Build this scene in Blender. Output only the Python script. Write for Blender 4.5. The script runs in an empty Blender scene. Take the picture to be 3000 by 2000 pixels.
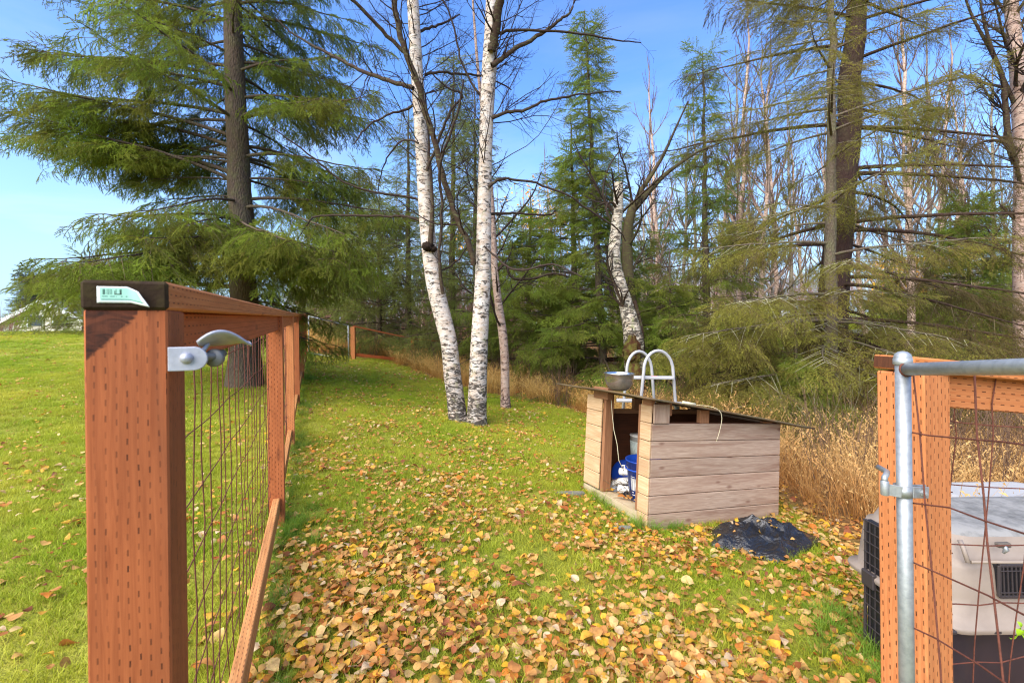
import bpy, math, random
import numpy as np
from mathutils import Vector, Matrix
R = math.radians
scn = bpy.context.scene
COL = scn.collection
# ------------------------------------------------------------------ camera
F = 1333.0                      # focal length in photo pixels (3000 wide)
EYE = 1.2
ROLL = -0.0125
cam_d = bpy.data.cameras.new("camera"); cam = bpy.data.objects.new("camera", cam_d); COL.objects.link(cam)
cam_d.sensor_width = 36.0; cam_d.lens = 36.0 * F / 3000.0
cam_d.shift_y = -40.0 / 3000.0
cam_d.clip_start = 0.05; cam_d.clip_end = 3000
cam_d.dof.use_dof = True; cam_d.dof.focus_distance = 3.6; cam_d.dof.aperture_fstop = 8.0
CM = Matrix.Rotation(R(90), 3, 'X') @ Matrix.Rotation(ROLL, 3, 'Z')
cam.location = (0, 0, EYE); cam.rotation_euler = CM.to_euler()
scn.camera = cam
# ------------------------------------------------------------------ sky and sun
SUN_EL, SUN_AZ = R(44), R(-140)          # azimuth clockwise from +Y (the view direction)
world = bpy.data.worlds.new("World"); scn.world = world; world.use_nodes = True
wn = world.node_tree.nodes; wl = world.node_tree.links; wn.clear()
def wnode(t, **k):
    n = wn.new(t)
    for a, b in k.items(): setattr(n, a, b)
    return n
sky = wnode('ShaderNodeTexSky', sky_type='NISHITA', sun_disc=False, sun_elevation=SUN_EL, sun_rotation=SUN_AZ,
            air_density=1.0, dust_density=0.3, ozone_density=2.0, altitude=100)
hsv = wnode('ShaderNodeHueSaturation'); hsv.inputs['Saturation'].default_value = 1.25; hsv.inputs['Hue'].default_value = 0.512
wl.new(sky.outputs[0], hsv.inputs['Color'])
tc = wnode('ShaderNodeTexCoord'); mp = wnode('ShaderNodeMapping'); mp.inputs['Scale'].default_value = (1.0, 1.0, 3.2)
wl.new(tc.outputs['Generated'], mp.inputs['Vector'])
nz = wnode('ShaderNodeTexNoise'); nz.inputs['Scale'].default_value = 2.3; nz.inputs['Detail'].default_value = 7; nz.inputs['Roughness'].default_value = 0.55
nz.inputs['Distortion'].default_value = 0.35
wl.new(mp.outputs[0], nz.inputs['Vector'])
cr = wnode('ShaderNodeValToRGB'); cr.color_ramp.elements[0].position = 0.47; cr.color_ramp.elements[0].color = (0, 0, 0, 1)
cr.color_ramp.elements[1].position = 0.75; cr.color_ramp.elements[1].color = (1, 1, 1, 1)
wl.new(nz.outputs['Fac'], cr.inputs[0])
sep = wnode('ShaderNodeSeparateXYZ'); wl.new(tc.outputs['Generated'], sep.inputs[0])
mr = wnode('ShaderNodeMapRange'); mr.inputs[1].default_value = 0.0; mr.inputs[2].default_value = 0.5; mr.inputs[3].default_value = 1.0; mr.inputs[4].default_value = 0.12
wl.new(sep.outputs[2], mr.inputs[0])
mul = wnode('ShaderNodeMath', operation='MULTIPLY'); wl.new(cr.outputs[0], mul.inputs[0]); wl.new(mr.outputs[0], mul.inputs[1])
# pale air towards the horizon, all the way round
hz = wnode('ShaderNodeMapRange'); hz.inputs[1].default_value = 0.0; hz.inputs[2].default_value = 0.44; hz.inputs[3].default_value = 0.88; hz.inputs[4].default_value = 0.0
hz.interpolation_type = 'SMOOTHSTEP'
wl.new(sep.outputs[2], hz.inputs[0])
mx0 = wnode('ShaderNodeMix', data_type='RGBA'); wl.new(hz.outputs[0], mx0.inputs[0]); wl.new(hsv.outputs[0], mx0.inputs[6])
mx0.inputs[7].default_value = (1.35, 2.15, 3.1, 1)
mx = wnode('ShaderNodeMix', data_type='RGBA'); wl.new(mul.outputs[0], mx.inputs[0]); wl.new(mx0.outputs[2], mx.inputs[6])
mx.inputs[7].default_value = (2.6, 2.8, 3.1, 1)
bg = wnode('ShaderNodeBackground'); bg.inputs[1].default_value = 0.1
wl.new(mx.outputs[2], bg.inputs[0])
wo = wnode('ShaderNodeOutputWorld'); wl.new(bg.outputs[0], wo.inputs[0])
sun_d = bpy.data.lights.new("sun", 'SUN'); sun = bpy.data.objects.new("sun", sun_d); COL.objects.link(sun)
sun_d.energy = 2.1; sun_d.angle = R(75); sun_d.color = (1.0, 0.91, 0.77)
sdir = Vector((math.sin(SUN_AZ) * math.cos(SUN_EL), math.cos(SUN_AZ) * math.cos(SUN_EL), math.sin(SUN_EL)))
sun.rotation_euler = sdir.to_track_quat('Z', 'Y').to_euler(); sun.location = (-6, -6, 12)
scn.view_settings.view_transform = 'Standard'; scn.view_settings.look = 'None'
scn.view_settings.exposure = 2.0; scn.view_settings.gamma = 1.0; scn.view_settings.use_curve_mapping = False
scn.render.engine = 'CYCLES'
scn.cycles.max_bounces = 6; scn.cycles.diffuse_bounces = 4; scn.cycles.pixel_filter_type = 'BLACKMAN_HARRIS'; scn.cycles.filter_width = 1.15; scn.cycles.transparent_max_bounces = 6
scn.cycles.use_denoising = True
scn.render.use_persistent_data = False

# ------------------------------------------------------------------ helpers
rng = np.random.default_rng(7)
random.seed(7)
def S(r, g, b):
    f = lambda c: (c/255/12.92) if c/255 <= 0.04045 else ((c/255+0.055)/1.055)**2.4
    return (f(r), f(g), f(b), 1.0)
def P(px, py, Y):
    """a point of the place from where it shows and how far forward it stands"""
    v = CM @ Vector(((px-1500)/F, -(py-960)/F, -1.0))
    return Vector((v.x/v.y*Y, Y, EYE + v.z/v.y*Y))
CA, SA = 0.917, 0.399
def rs(x, y): return (x+.47)*CA+(y-.62)*SA, -(x+.47)*SA+(y-.62)*CA
_s = np.linspace(-60, 400, 2301)
_b = np.interp(_s, [-60, 3, 5, 7, 9.5, 12, 13.7, 18, 22, 28, 60, 400], [0, 0, .02, .08, .2, .36, .45, .9, 1.12, .95, -.6, -4])
_b = np.convolve(np.pad(_b, 5, 'edge'), np.ones(11)/11, 'valid')
_r = np.linspace(-200, 400, 3001)
_q = np.interp(_r, [-200, -8, 0, .5, 3, 5.5, 9, 13, 21.6, 30, 52, 120, 400], [.1, .15, 0, -.05, -.355, -.62, -.78, -.55, .45, 1.05, 2.3, 3.4, 6])
_q = np.convolve(np.pad(_q, 3, 'edge'), np.ones(7)/7, 'valid')
def H(x, y):
    x = np.asarray(x, float); y = np.asarray(y, float)
    r, s = rs(x, y)
    k = np.clip((r-4)/8, 0, 1); k = 1-k*k*(3-2*k)
    z = np.interp(s, _s, _b)*k + np.interp(r, _r, _q)
    near = np.exp(-(x*x+y*y)/400)
    return z + near*(.015*np.sin(x*2.1+y*.7)+.012*np.sin(y*1.7-x*1.3+1)+.006*np.sin(x*6+y*5))
def Hf(x, y): return float(H(x, y))

def mesh_np(name, v, quads=None, tris=None, uv=None, attrs=None, smooth=False):
    me = bpy.data.meshes.new(name)
    v = np.asarray(v, np.float32)
    nq = 0 if quads is None else len(quads); nt = 0 if tris is None else len(tris)
    parts = []
    if nq: parts.append(np.asarray(quads, np.int32).ravel())
    if nt: parts.append(np.asarray(tris, np.int32).ravel())
    loops = np.concatenate(parts) if parts else np.zeros(0, np.int32)
    me.vertices.add(len(v)); me.vertices.foreach_set('co', v.ravel())
    if nq+nt:
        me.loops.add(len(loops)); me.loops.foreach_set('vertex_index', loops)
        me.polygons.add(nq+nt)
        st = np.concatenate([np.arange(nq)*4, nq*4+np.arange(nt)*3]).astype(np.int32)
        me.polygons.foreach_set('loop_start', st)
        try: me.polygons.foreach_set('loop_total', np.concatenate([np.full(nq, 4), np.full(nt, 3)]).astype(np.int32))
        except Exception: pass
        if smooth: me.polygons.foreach_set('use_smooth', np.ones(nq+nt, bool))
    if uv is not None:
        l = me.uv_layers.new(name='UVMap'); l.data.foreach_set('uv', np.asarray(uv, np.float32).ravel())
    for k, a in (attrs or {}).items():
        a = np.asarray(a)
        if a.ndim == 1:
            at = me.attributes.new(k, 'INT' if a.dtype.kind == 'i' else 'FLOAT', 'POINT'); at.data.foreach_set('value', a.astype(np.int32 if a.dtype.kind == 'i' else np.float32))
        elif a.shape[1] == 3:
            at = me.attributes.new(k, 'FLOAT_VECTOR', 'POINT'); at.data.foreach_set('vector', a.astype(np.float32).ravel())
        else:
            at = me.attributes.new(k, 'FLOAT_COLOR', 'POINT'); at.data.foreach_set('color', a.astype(np.float32).ravel())
    me.update(calc_edges=True); me.validate()
    return me

class MB:
    """collects faces with uvs in metres (u across, v along)"""
    def __init__(s): s.v = []; s.f = []; s.uv = []; s.sm = []
    def face(s, pts, uvs=None, smooth=False):
        n = len(s.v); s.v += [tuple(p) for p in pts]; s.f.append(list(range(n, n+len(pts))))
        s.uv += [tuple(q) for q in (uvs or [(p[0], p[2]) for p in pts])]; s.sm.append(smooth)
    def board(s, p0, p1, w, h, side=(1, 0, 0), ch=0.003, uo=None):
        """box from p0 to p1 (centre line), w wide along side, h thick, chamfered edges"""
        p0 = Vector(p0); p1 = Vector(p1); a = (p1-p0); L = a.length; a.normalize()
        sd = Vector(side); sd = (sd - a*sd.dot(a)).normalized(); t = a.cross(sd).normalized()
        M = Matrix((sd, t, a)).transposed(); c = (p0+p1)/2
        e = (w/2, h/2, L/2); ch = min(ch, min(e)*.45)
        u0, v0 = uo if uo else (random.random()*3, random.random()*3)
        def pt(q): return c + M @ Vector(q)
        def uvq(q, ax):
            if ax == 0: return (u0+.7+q[1], v0+q[2])
            if ax == 1: return (u0+q[0], v0+q[2])
            return (u0+1.5+q[0], v0+q[1])
        for ax in range(3):
            b, d = (ax+1) % 3, (ax+2) % 3
            for sg in (-1, 1):
                ps = []
                for i, j in ((-1, -1), (1, -1), (1, 1), (-1, 1)):
                    q = [0, 0, 0]; q[ax] = sg*e[ax]; q[b] = i*(e[b]-ch); q[d] = j*(e[d]-ch); ps.append(q)
                if sg < 0: ps.reverse()
                s.face([pt(q) for q in ps], [uvq(q, ax) for q in ps])
            # the four edges along axis ax
            for i, j in ((-1, -1), (1, -1), (1, 1), (-1, 1)):
                def q_(k, m):
                    q = [0, 0, 0]; q[ax] = k*(e[ax]-ch)
                    if m: q[b] = i*e[b]; q[d] = j*(e[d]-ch)
                    else: q[b] = i*(e[b]-ch); q[d] = j*e[d]
                    return q
                ps = [q_(-1, 1), q_(1, 1), q_(1, 0), q_(-1, 0)]
                if i*j > 0: ps.reverse()
                s.face([pt(q) for q in ps], [uvq(q, 0 if ax == 1 else 1) if ax != 2 else uvq(q, 0) for q in ps])
        for i in (-1, 1):
            for j in (-1, 1):
                for k in (-1, 1):
                    ps = [(i*e[0], j*(e[1]-ch), k*(e[2]-ch)), (i*(e[0]-ch), j*e[1], k*(e[2]-ch)), (i*(e[0]-ch), j*(e[1]-ch), k*e[2])]
                    if i*j*k < 0: ps.reverse()
                    s.face([pt(q) for q in ps], [(u0, v0)]*3)
        return s
    def box(s, c, size, ch=.003, rz=0):
        c = Vector(c); a = Vector((math.cos(rz), math.sin(rz), 0)); 
        h = Vector((0, 0, size[2]/2)); return s.board(c-h, c+h, size[0], size[1], a, ch)
    def tube(s, pts, rad, n=8, caps=True, smooth=True, closed=False):
        pts = [Vector(p) for p in pts]; m = len(pts)
        if not hasattr(rad, '__len__'): rad = [rad]*m
        rings = []; nrm = None; L = 0; us = []
        for i, p in enumerate(pts):
            t = (pts[(i+1) % m]-pts[i-1]) if closed else (pts[min(i+1, m-1)]-pts[max(i-1, 0)])
            t.normalize()
            if nrm is None:
                nrm = t.orthogonal().normalized()
            nrm = (nrm - t*nrm.dot(t)).normalized(); bn = t.cross(nrm)
            rings.append([p + (nrm*math.cos(2*math.pi*k/n)+bn*math.sin(2*math.pi*k/n))*rad[i] for k in range(n)])
            if i: L += (pts[i]-pts[i-1]).length
            us.append(L)
        c = 2*math.pi*max(rad)
        for i in range(m if closed else m-1):
            j = (i+1) % m
            for k in range(n):
                l = (k+1) % n
                s.face([rings[i][k], rings[i][l], rings[j][l], rings[j][k]],
                       [(c*k/n, us[i]), (c*(k+1)/n, us[i]), (c*(k+1)/n, us[i]+(us[j]-us[i] if j else .1)), (c*k/n, us[i]+(us[j]-us[i] if j else .1))], smooth)
        if caps and not closed:
            s.face(rings[0][::-1]); s.face(rings[-1])
        return s
    def lathe(s, prof, c=(0, 0, 0), n=24, axis=(0, 0, 1), smooth=True):
        a = Vector(axis).normalized(); x = a.orthogonal().normalized(); y = a.cross(x); c = Vector(c)
        R_ = [[c + a*z + (x*math.cos(2*math.pi*k/n)+y*math.sin(2*math.pi*k/n))*r for k in range(n)] for r, z in prof]
        for i in range(len(prof)-1):
            for k in range(n):
                l = (k+1) % n
                s.face([R_[i][k], R_[i][l], R_[i+1][l], R_[i+1][k]], [(k/n, prof[i][1]), ((k+1)/n, prof[i][1]), ((k+1)/n, prof[i+1][1]), (k/n, prof[i+1][1])], smooth)
        return s
    def grid(s, fn, nu, nv, smooth=True):
        g = [[Vector(fn(i/nu, j/nv)) for j in range(nv+1)] for i in range(nu+1)]
        for i in range(nu):
            for j in range(nv):
                s.face([g[i][j], g[i+1][j], g[i+1][j+1], g[i][j+1]], [(i/nu, j/nv), ((i+1)/nu, j/nv), ((i+1)/nu, (j+1)/nv), (i/nu, (j+1)/nv)], smooth)
        return s
    def prism(s, prof, depth, M):
        """closed outline prof (x,z) pushed along y by depth, placed by matrix M"""
        a = [M @ Vector((x, 0, z)) for x, z in prof]; b = [M @ Vector((x, depth, z)) for x, z in prof]
        s.face(a); s.face(b[::-1])
        for i in range(len(prof)):
            j = (i+1) % len(prof); s.face([a[j], a[i], b[i], b[j]])
        return s
    def build(s, name, mat, parent=None, local=False, merge=True):
        me = bpy.data.meshes.new(name); off = Vector((0, 0, 0))
        if parent is not None and not local:
            r = parent
            while r is not None: off += Vector(r.location); r = r.parent
        me.from_pydata([tuple(Vector(p)-off) for p in s.v], [], s.f)
        l = me.uv_layers.new(name='UVMap')
        l.data.foreach_set('uv', np.array(s.uv, np.float32).ravel())
        me.polygons.foreach_set('use_smooth', s.sm)
        if merge:
            import bmesh
            bm = bmesh.new(); bm.from_mesh(me); bmesh.ops.remove_doubles(bm, verts=bm.verts, dist=1e-5)
            bmesh.ops.recalc_face_normals(bm, faces=bm.faces); bm.to_mesh(me); bm.free()
        return link(name, me, mat, parent)
def link(name, me, mat=None, parent=None):
    if mat is not None and not me.materials: me.materials.append(mat)
    o = bpy.data.objects.new(name, me); COL.objects.link(o); o.parent = parent
    return o
def tag(o, label=None, cat=None, group=None, kind=None):
    if label: o['label'] = label
    if cat: o['category'] = cat
    if group: o['group'] = group
    if kind: o['kind'] = kind
    return o
def empty(name, loc, label, cat, group=None, rot=None):
    o = bpy.data.objects.new(name, None); COL.objects.link(o); o.location = loc; o.empty_display_size = .1
    if rot is not None: o.rotation_euler = rot
    return tag(o, label, cat, group)
def copy_tree(o, parent=None):
    c = o.copy(); COL.objects.link(c); c.parent = parent
    for ch in list(o.children): copy_tree(ch, c)
    return c

# ------------------------------------------------------------------ materials
class Mt:
    def __init__(s, name, rough=.8, spec=.3, metallic=0.0):
        s.m = bpy.data.materials.new(name); s.m.use_nodes = True; s.nt = s.m.node_tree; s.nt.nodes.clear()
        s.out = s.nt.nodes.new('ShaderNodeOutputMaterial'); s.b = s.nt.nodes.new('ShaderNodeBsdfPrincipled')
        s.nt.links.new(s.b.outputs[0], s.out.inputs[0])
        s.b.inputs['Roughness'].default_value = rough; s.b.inputs['Specular IOR Level'].default_value = spec; s.b.inputs['Metallic'].default_value = metallic
    def n(s, t, ins=None, **k):
        nd = s.nt.nodes.new(t)
        for a, b in k.items(): setattr(nd, a, b)
        for a, b in (ins or {}).items(): s.set(nd.inputs[a], b)
        return nd
    def set(s, sock, v):
        if isinstance(v, bpy.types.NodeSocket): s.nt.links.new(v, sock)
        elif isinstance(v, bpy.types.Node): s.nt.links.new(v.outputs[0], sock)
        else: sock.default_value = v
    def math(s, op, a, b=0.0, c=None):
        i = {0: a, 1: b}
        if c is not None: i[2] = c
        return s.n('ShaderNodeMath', i, operation=op).outputs[0]
    def mix(s, f, a, b, blend='MIX'):
        nd = s.n('ShaderNodeMix', {0: f, 6: a, 7: b}, data_type='RGBA', blend_type=blend); return nd.outputs[2]
    def ramp(s, f, stops):
        nd = s.n('ShaderNodeValToRGB', {0: f}); e = nd.color_ramp.elements
        while len(e) < len(stops): e.new(0.5)
        for el, (p, c) in zip(e, stops): el.position = p; el.color = c if len(c) == 4 else (*c, 1)
        return nd.outputs[0]
    def vec(s, src='Object', scale=(1, 1, 1), loc=(0, 0, 0)):
        if src == 'UV': o = s.n('ShaderNodeUVMap').outputs[0]
        else: o = s.n('ShaderNodeTexCoord').outputs[src]
        return s.n('ShaderNodeMapping', {'Vector': o, 'Scale': scale, 'Location': loc}).outputs[0]
    def noise(s, v, scale=5, detail=4, rough=.6, dist=0.0):
        return s.n('ShaderNodeTexNoise', {'Vector': v, 'Scale': scale, 'Detail': detail, 'Roughness': rough, 'Distortion': dist}).outputs['Fac']
    def bump(s, h, strength=.3, dist=.01):
        nd = s.n('ShaderNodeBump', {'Height': h, 'Strength': strength, 'Distance': dist}); s.set(s.b.inputs['Normal'], nd.outputs[0]); return nd
    def rnd(s): return s.n('ShaderNodeObjectInfo').outputs['Random']
    def base(s, c): s.set(s.b.inputs['Base Color'], c); return s
    def translucent(s, c, f):
        t = s.n('ShaderNodeBsdfTranslucent', {'Color': c}); mxs = s.n('ShaderNodeMixShader', {0: f, 1: s.b.outputs[0], 2: t.outputs[0]})
        s.nt.links.new(mxs.outputs[0], s.out.inputs[0]); return s
def wood(name, c1, c2, incise=False,  dirt=0.25, grain=1.0, slit=S(70, 34, 18), cw=.0155, rw=.030, knots=True, patch=False, ks=(9, 2.3, 1), ka=.62):
    m = Mt(name, .72, .25); uv = m.vec('UV'); rd = m.rnd()
    sh = m.n('ShaderNodeCombineXYZ', {0: m.math('MULTIPLY', rd, 7.3), 1: m.math('MULTIPLY', rd, 3.1)}).outputs[0]
    uvs = m.n('ShaderNodeVectorMath', {0: uv, 1: sh}, operation='ADD').outputs[0]
    g = m.n('ShaderNodeMapping', {'Vector': uvs, 'Scale': (38, 1.6, 1)}).outputs[0]
    gn = m.noise(g, 4.0, 6, .6, .8)
    g2 = m.n('ShaderNodeMapping', {'Vector': uvs, 'Scale': (7, .8, 1)}).outputs[0]
    big = m.noise(g2, 1.5, 4, .5, 1.2)
    col = m.mix(m.ramp(gn, [(.3, (0, 0, 0, 1)), (.72, (1, 1, 1, 1))]), c1, c2)
    col = m.mix(m.math('MULTIPLY', m.ramp(big, [(.45, (0, 0, 0, 1)), (.75, (1, 1, 1, 1))]), dirt), col, S(110, 62, 38))
    tone = m.n('ShaderNodeHueSaturation', {'Color': col, 'Value': m.math('MULTIPLY_ADD', rd, .26, .86)}).outputs[0]
    col = tone; hgt = m.math('MULTIPLY', gn, .35)
    if knots:
        vo = m.n('ShaderNodeTexVoronoi', {'Vector': m.n('ShaderNodeMapping', {'Vector': uvs, 'Scale': ks}).outputs[0], 'Scale': 1.0, 'Randomness': 1.0})
        kn = m.ramp(vo.outputs['Distance'], [(.0, (1, 1, 1, 1)), (.07, (.7, .7, .7, 1)), (.13, (0, 0, 0, 1))])
        col = m.mix(m.math('MULTIPLY', kn, ka), col, S(96, 50, 30))
    if incise:
        sx = m.n('ShaderNodeSeparateXYZ', {0: uv}); wob = m.noise(m.n('ShaderNodeMapping', {'Vector': uv, 'Scale': (9, 5, 1)}).outputs[0], 1.0, 2, .5) if patch else .5; u = m.math('ADD', m.math('DIVIDE', sx.outputs[0], cw), m.math('MULTIPLY', wob, 1.1 if patch else 0.0)); ci = m.math('FLOOR', u); fu = m.math('FRACT', u)
        v = m.math('ADD', m.math('DIVIDE', sx.outputs[1], rw), (m.math('MULTIPLY', m.n('ShaderNodeTexWhiteNoise', {'W': ci}, noise_dimensions='1D').outputs['Value'], 3.0) if patch else m.math('MULTIPLY', ci, .5))); vi = m.math('FLOOR', v); fv = m.math('FRACT', v)
        a = m.math('LESS_THAN', m.math('ABSOLUTE', m.math('SUBTRACT', fu, .5)), .085)
        b = m.math('LESS_THAN', m.math('ABSOLUTE', m.math('SUBTRACT', fv, .5)), .20)
        cid = m.n('ShaderNodeCombineXYZ', {0: ci, 1: vi}).outputs[0]
        wn_ = m.n('ShaderNodeTexWhiteNoise', {'Vector': cid}).outputs['Value']
        pr = m.math('MULTIPLY', m.math('MULTIPLY_ADD', wn_, .6, .4), m.math('MULTIPLY_ADD', m.ramp(m.noise(m.n('ShaderNodeMapping', {'Vector': uvs, 'Scale': (20, 6, 1)}).outputs[0], 1.2, 3, .6), [(.35, (0, 0, 0, 1)), (.6, (1, 1, 1, 1))]), .8, .2)) if patch else m.math('MULTIPLY_ADD', wn_, .4, .6)
        sl = m.math('MULTIPLY', m.math('MULTIPLY', a, b), pr)
        col = m.mix(sl, col, slit); hgt = m.math('SUBTRACT', hgt, m.math('MULTIPLY', sl, .9))
    m.base(col); m.bump(hgt, .35, .004)
    return m.m
M = {}
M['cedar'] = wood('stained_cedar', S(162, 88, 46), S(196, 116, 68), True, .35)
M['cedar_dark'] = wood('stained_cedar_shadow_side', S(164, 84, 42), S(190, 106, 60), True, .3)  # darker copy of the stained cedar, its shade put into the colour
M['cedar_cap'] = wood('cap_wood', S(205, 134, 78), S(170, 96, 46), True, .35, cw=.011, rw=.024)
M['cedar_light'] = wood('pale_cedar', S(212, 140, 86), S(186, 108, 60), True, .25)
M['cedar_far'] = wood('far_cedar', S(186, 98, 52), S(160, 76, 38), False, .35, knots=False)
M['treated'] = wood('treated_pine', S(214, 156, 96), S(176, 112, 62), True, .3, cw=.012, rw=.026)
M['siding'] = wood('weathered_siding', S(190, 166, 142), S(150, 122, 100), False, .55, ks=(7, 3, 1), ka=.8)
M['siding_front'] = wood('sunlit_siding', S(212, 184, 146), S(186, 146, 100), False, .3, ks=(7, 4, 1), ka=.6)  # front boards: brighter light from the left is put into the colour
M['bare_wood'] = wood('bare_stud', S(166, 120, 84), S(126, 84, 56), False, .3)
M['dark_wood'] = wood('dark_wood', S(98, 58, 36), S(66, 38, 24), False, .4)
M['grey_wood'] = wood('grey_wood', S(150, 134, 112), S(104, 92, 76), False, .3)
M['skirt'] = wood('skirt_board', S(206, 190, 158), S(170, 150, 116), False, .3)
def simple(name, c, rough=.5, spec=.4, metallic=0., nscale=0, ncol=None, namt=.4, bump=0.):
    m = Mt(name, rough, spec, metallic)
    if nscale:
        v = m.vec('Object'); nf = m.noise(v, nscale, 6, .65)
        m.base(m.mix(m.math('MULTIPLY', m.ramp(nf, [(.42, (0, 0, 0, 1)), (.7, (1, 1, 1, 1))]), namt), c, ncol or (c[0]*.5, c[1]*.5, c[2]*.5, 1)))
        if bump: m.bump(nf, bump, .01)
    else: m.base(c)
    return m.m
M['galv'] = simple('galvanised_steel', S(168, 172, 172), .5, .5, .6, 60, S(124, 130, 132), .6, .05)
M['alu'] = simple('ladder_metal', S(176, 175, 172), .5, .4, .1, 30, S(150, 150, 150), .4)
M['cast'] = simple('latch_metal', S(172, 174, 182), .5, .4, .35, 40, S(120, 122, 130), .5, .1)
M['cast_dark'] = simple('latch_under', S(112, 112, 110), .55, .4, .35)
M['rust'] = simple('rusty_wire', S(112, 66, 52), .75, .25, .15, 90, S(66, 42, 38), .7)
M['steel'] = simple('polished_steel', S(205, 203, 198), .22, .5, .95, 20, S(150, 145, 135), .5)
M['whiteplastic'] = simple('white_plastic', S(226, 224, 216), .4, .4, 0, 14, S(180, 172, 158), .4)
M['blue'] = simple('blue_plastic', S(30, 74, 176), .35, .4, 0, 12, S(24, 50, 120), .4)
M['black'] = simple('black_plastic', S(38, 38, 42), .4, .4)
M['grate'] = simple('carrier_grate', S(66, 60, 60), .5, .4, .2)
M['taupe'] = simple('taupe_shell', S(150, 136, 122), .5, .35, 0, 9, S(118, 104, 92), .45, .05)
M['taupe_top'] = simple('dusty_shell_top', S(146, 144, 138), .8, .2, 0, 16, S(92, 92, 88), .8, .2)
M['carrier_base'] = simple('dark_carrier_base', S(52, 46, 52), .35, .4, 0, 8, S(34, 32, 38), .5)
M['tote'] = simple('frosted_tote', S(172, 172, 170), .35, .4, 0, 7, S(170, 172, 172), .5)
M['cord'] = simple('cord', S(206, 196, 160), .8, .2)
M['stone'] = simple('stone', S(122, 120, 112), .85, .2, 0, 20, S(80, 78, 72), .6, .4)
# black bag: thin crinkled film
m = Mt('bag_film', .24, .6); v = m.vec('Object'); nf = m.noise(v, 11, 4, .55, 2.2)
m.base(m.mix(nf, S(22, 22, 23), S(40, 41, 43))); m.bump(nf, .7, .03); M['bag'] = m.m
# barcode tag
m = Mt('paper_tag', .6, .3); uvn = m.n('ShaderNodeUVMap').outputs[0]; sx = m.n('ShaderNodeSeparateXYZ', {0: uvn}); u, v = sx.outputs[0], sx.outputs[1]
def between(mm, x, a, b): return mm.math('MULTIPLY', mm.math('GREATER_THAN', x, a), mm.math('LESS_THAN', x, b))
bars = m.math('GREATER_THAN', m.n('ShaderNodeTexWhiteNoise', {'W': m.math('FLOOR', m.math('MULTIPLY', u, 58))}, noise_dimensions='1D').outputs['Value'], .5)
bars = m.math('MULTIPLY', bars, m.math('MULTIPLY', between(m, u, .13, .58), between(m, v, .5, .84)))
green = m.mix(m.math('MULTIPLY', between(m, u, .07, .93), between(m, v, .14, .95)), S(226, 232, 230), S(158, 212, 190))
txt = m.math('MULTIPLY', m.math('GREATER_THAN', m.n('ShaderNodeTexWhiteNoise', {'W': m.math('FLOOR', m.math('MULTIPLY', u, 44))}, noise_dimensions='1D').outputs['Value'], .4), m.math('MULTIPLY', between(m, u, .12, .7), between(m, v, .36, .42)))
line = m.math('MULTIPLY', between(m, u, .1, .95), between(m, v, .17, .23))
sq = m.math('MULTIPLY', m.math('MULTIPLY', between(m, u, .4, .56), between(m, v, .5, .74)), m.math('SUBTRACT', 1, m.math('MULTIPLY', between(m, u, .42, .54), between(m, v, .56, .76))))
c = m.mix(bars, green, S(70, 110, 96)); c = m.mix(m.math('MULTIPLY', m.math('MAXIMUM', txt, line), .8), c, S(40, 84, 84)); c = m.mix(sq, c, S(40, 44, 34)); m.base(c); M['tag'] = m.m

def bark(name, a, b, moss=None, scale=1.0, mossamt=.0):
    m = Mt(name, .9, .15); v = m.vec('Object', (9*scale, 9*scale, 3.2*scale))
    vo = m.n('ShaderNodeTexVoronoi', {'Vector': v, 'Scale': 4.0}, feature='F1'); nf = m.noise(v, 5, 6, .7, .6)
    c = m.mix(nf, a, b); c = m.mix(m.math('MULTIPLY', vo.outputs['Distance'], .8), c, (a[0]*.5, a[1]*.5, a[2]*.5, 1))
    if moss: c = m.mix(m.math('MULTIPLY', m.ramp(m.noise(m.vec('Object', (3, 3, 2)), 2.5, 6, .7), [(.45, (0, 0, 0, 1)), (.62, (1, 1, 1, 1))]), mossamt), c, moss)
    m.base(c); m.bump(m.math('ADD', vo.outputs['Distance'], nf), .9, .02); return m.m
M['bark_spruce'] = bark('spruce_bark', S(122, 104, 90), S(72, 60, 52), S(110, 112, 70), 1, .35)
M['bark_dark'] = bark('dark_spruce_bark', S(88, 66, 58), S(50, 38, 34), S(96, 92, 60), 1, .25)
M['bark_light'] = bark('grey_spruce_bark', S(142, 126, 108), S(96, 84, 72), S(124, 130, 84), 1.6, .4)
M['branch_wood'] = bark('dead_branch_bark', S(110, 90, 74), S(62, 50, 44), S(140, 146, 96), 2, .5)
M['twig_brown'] = simple('spruce_twig', S(96, 78, 60), .9, .1, 0, 9, S(120, 118, 80), .6)
M['twig_lichen'] = simple('lichen_twig', S(176, 172, 140), .9, .1, 0, 5, S(110, 100, 70), .7)
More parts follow.
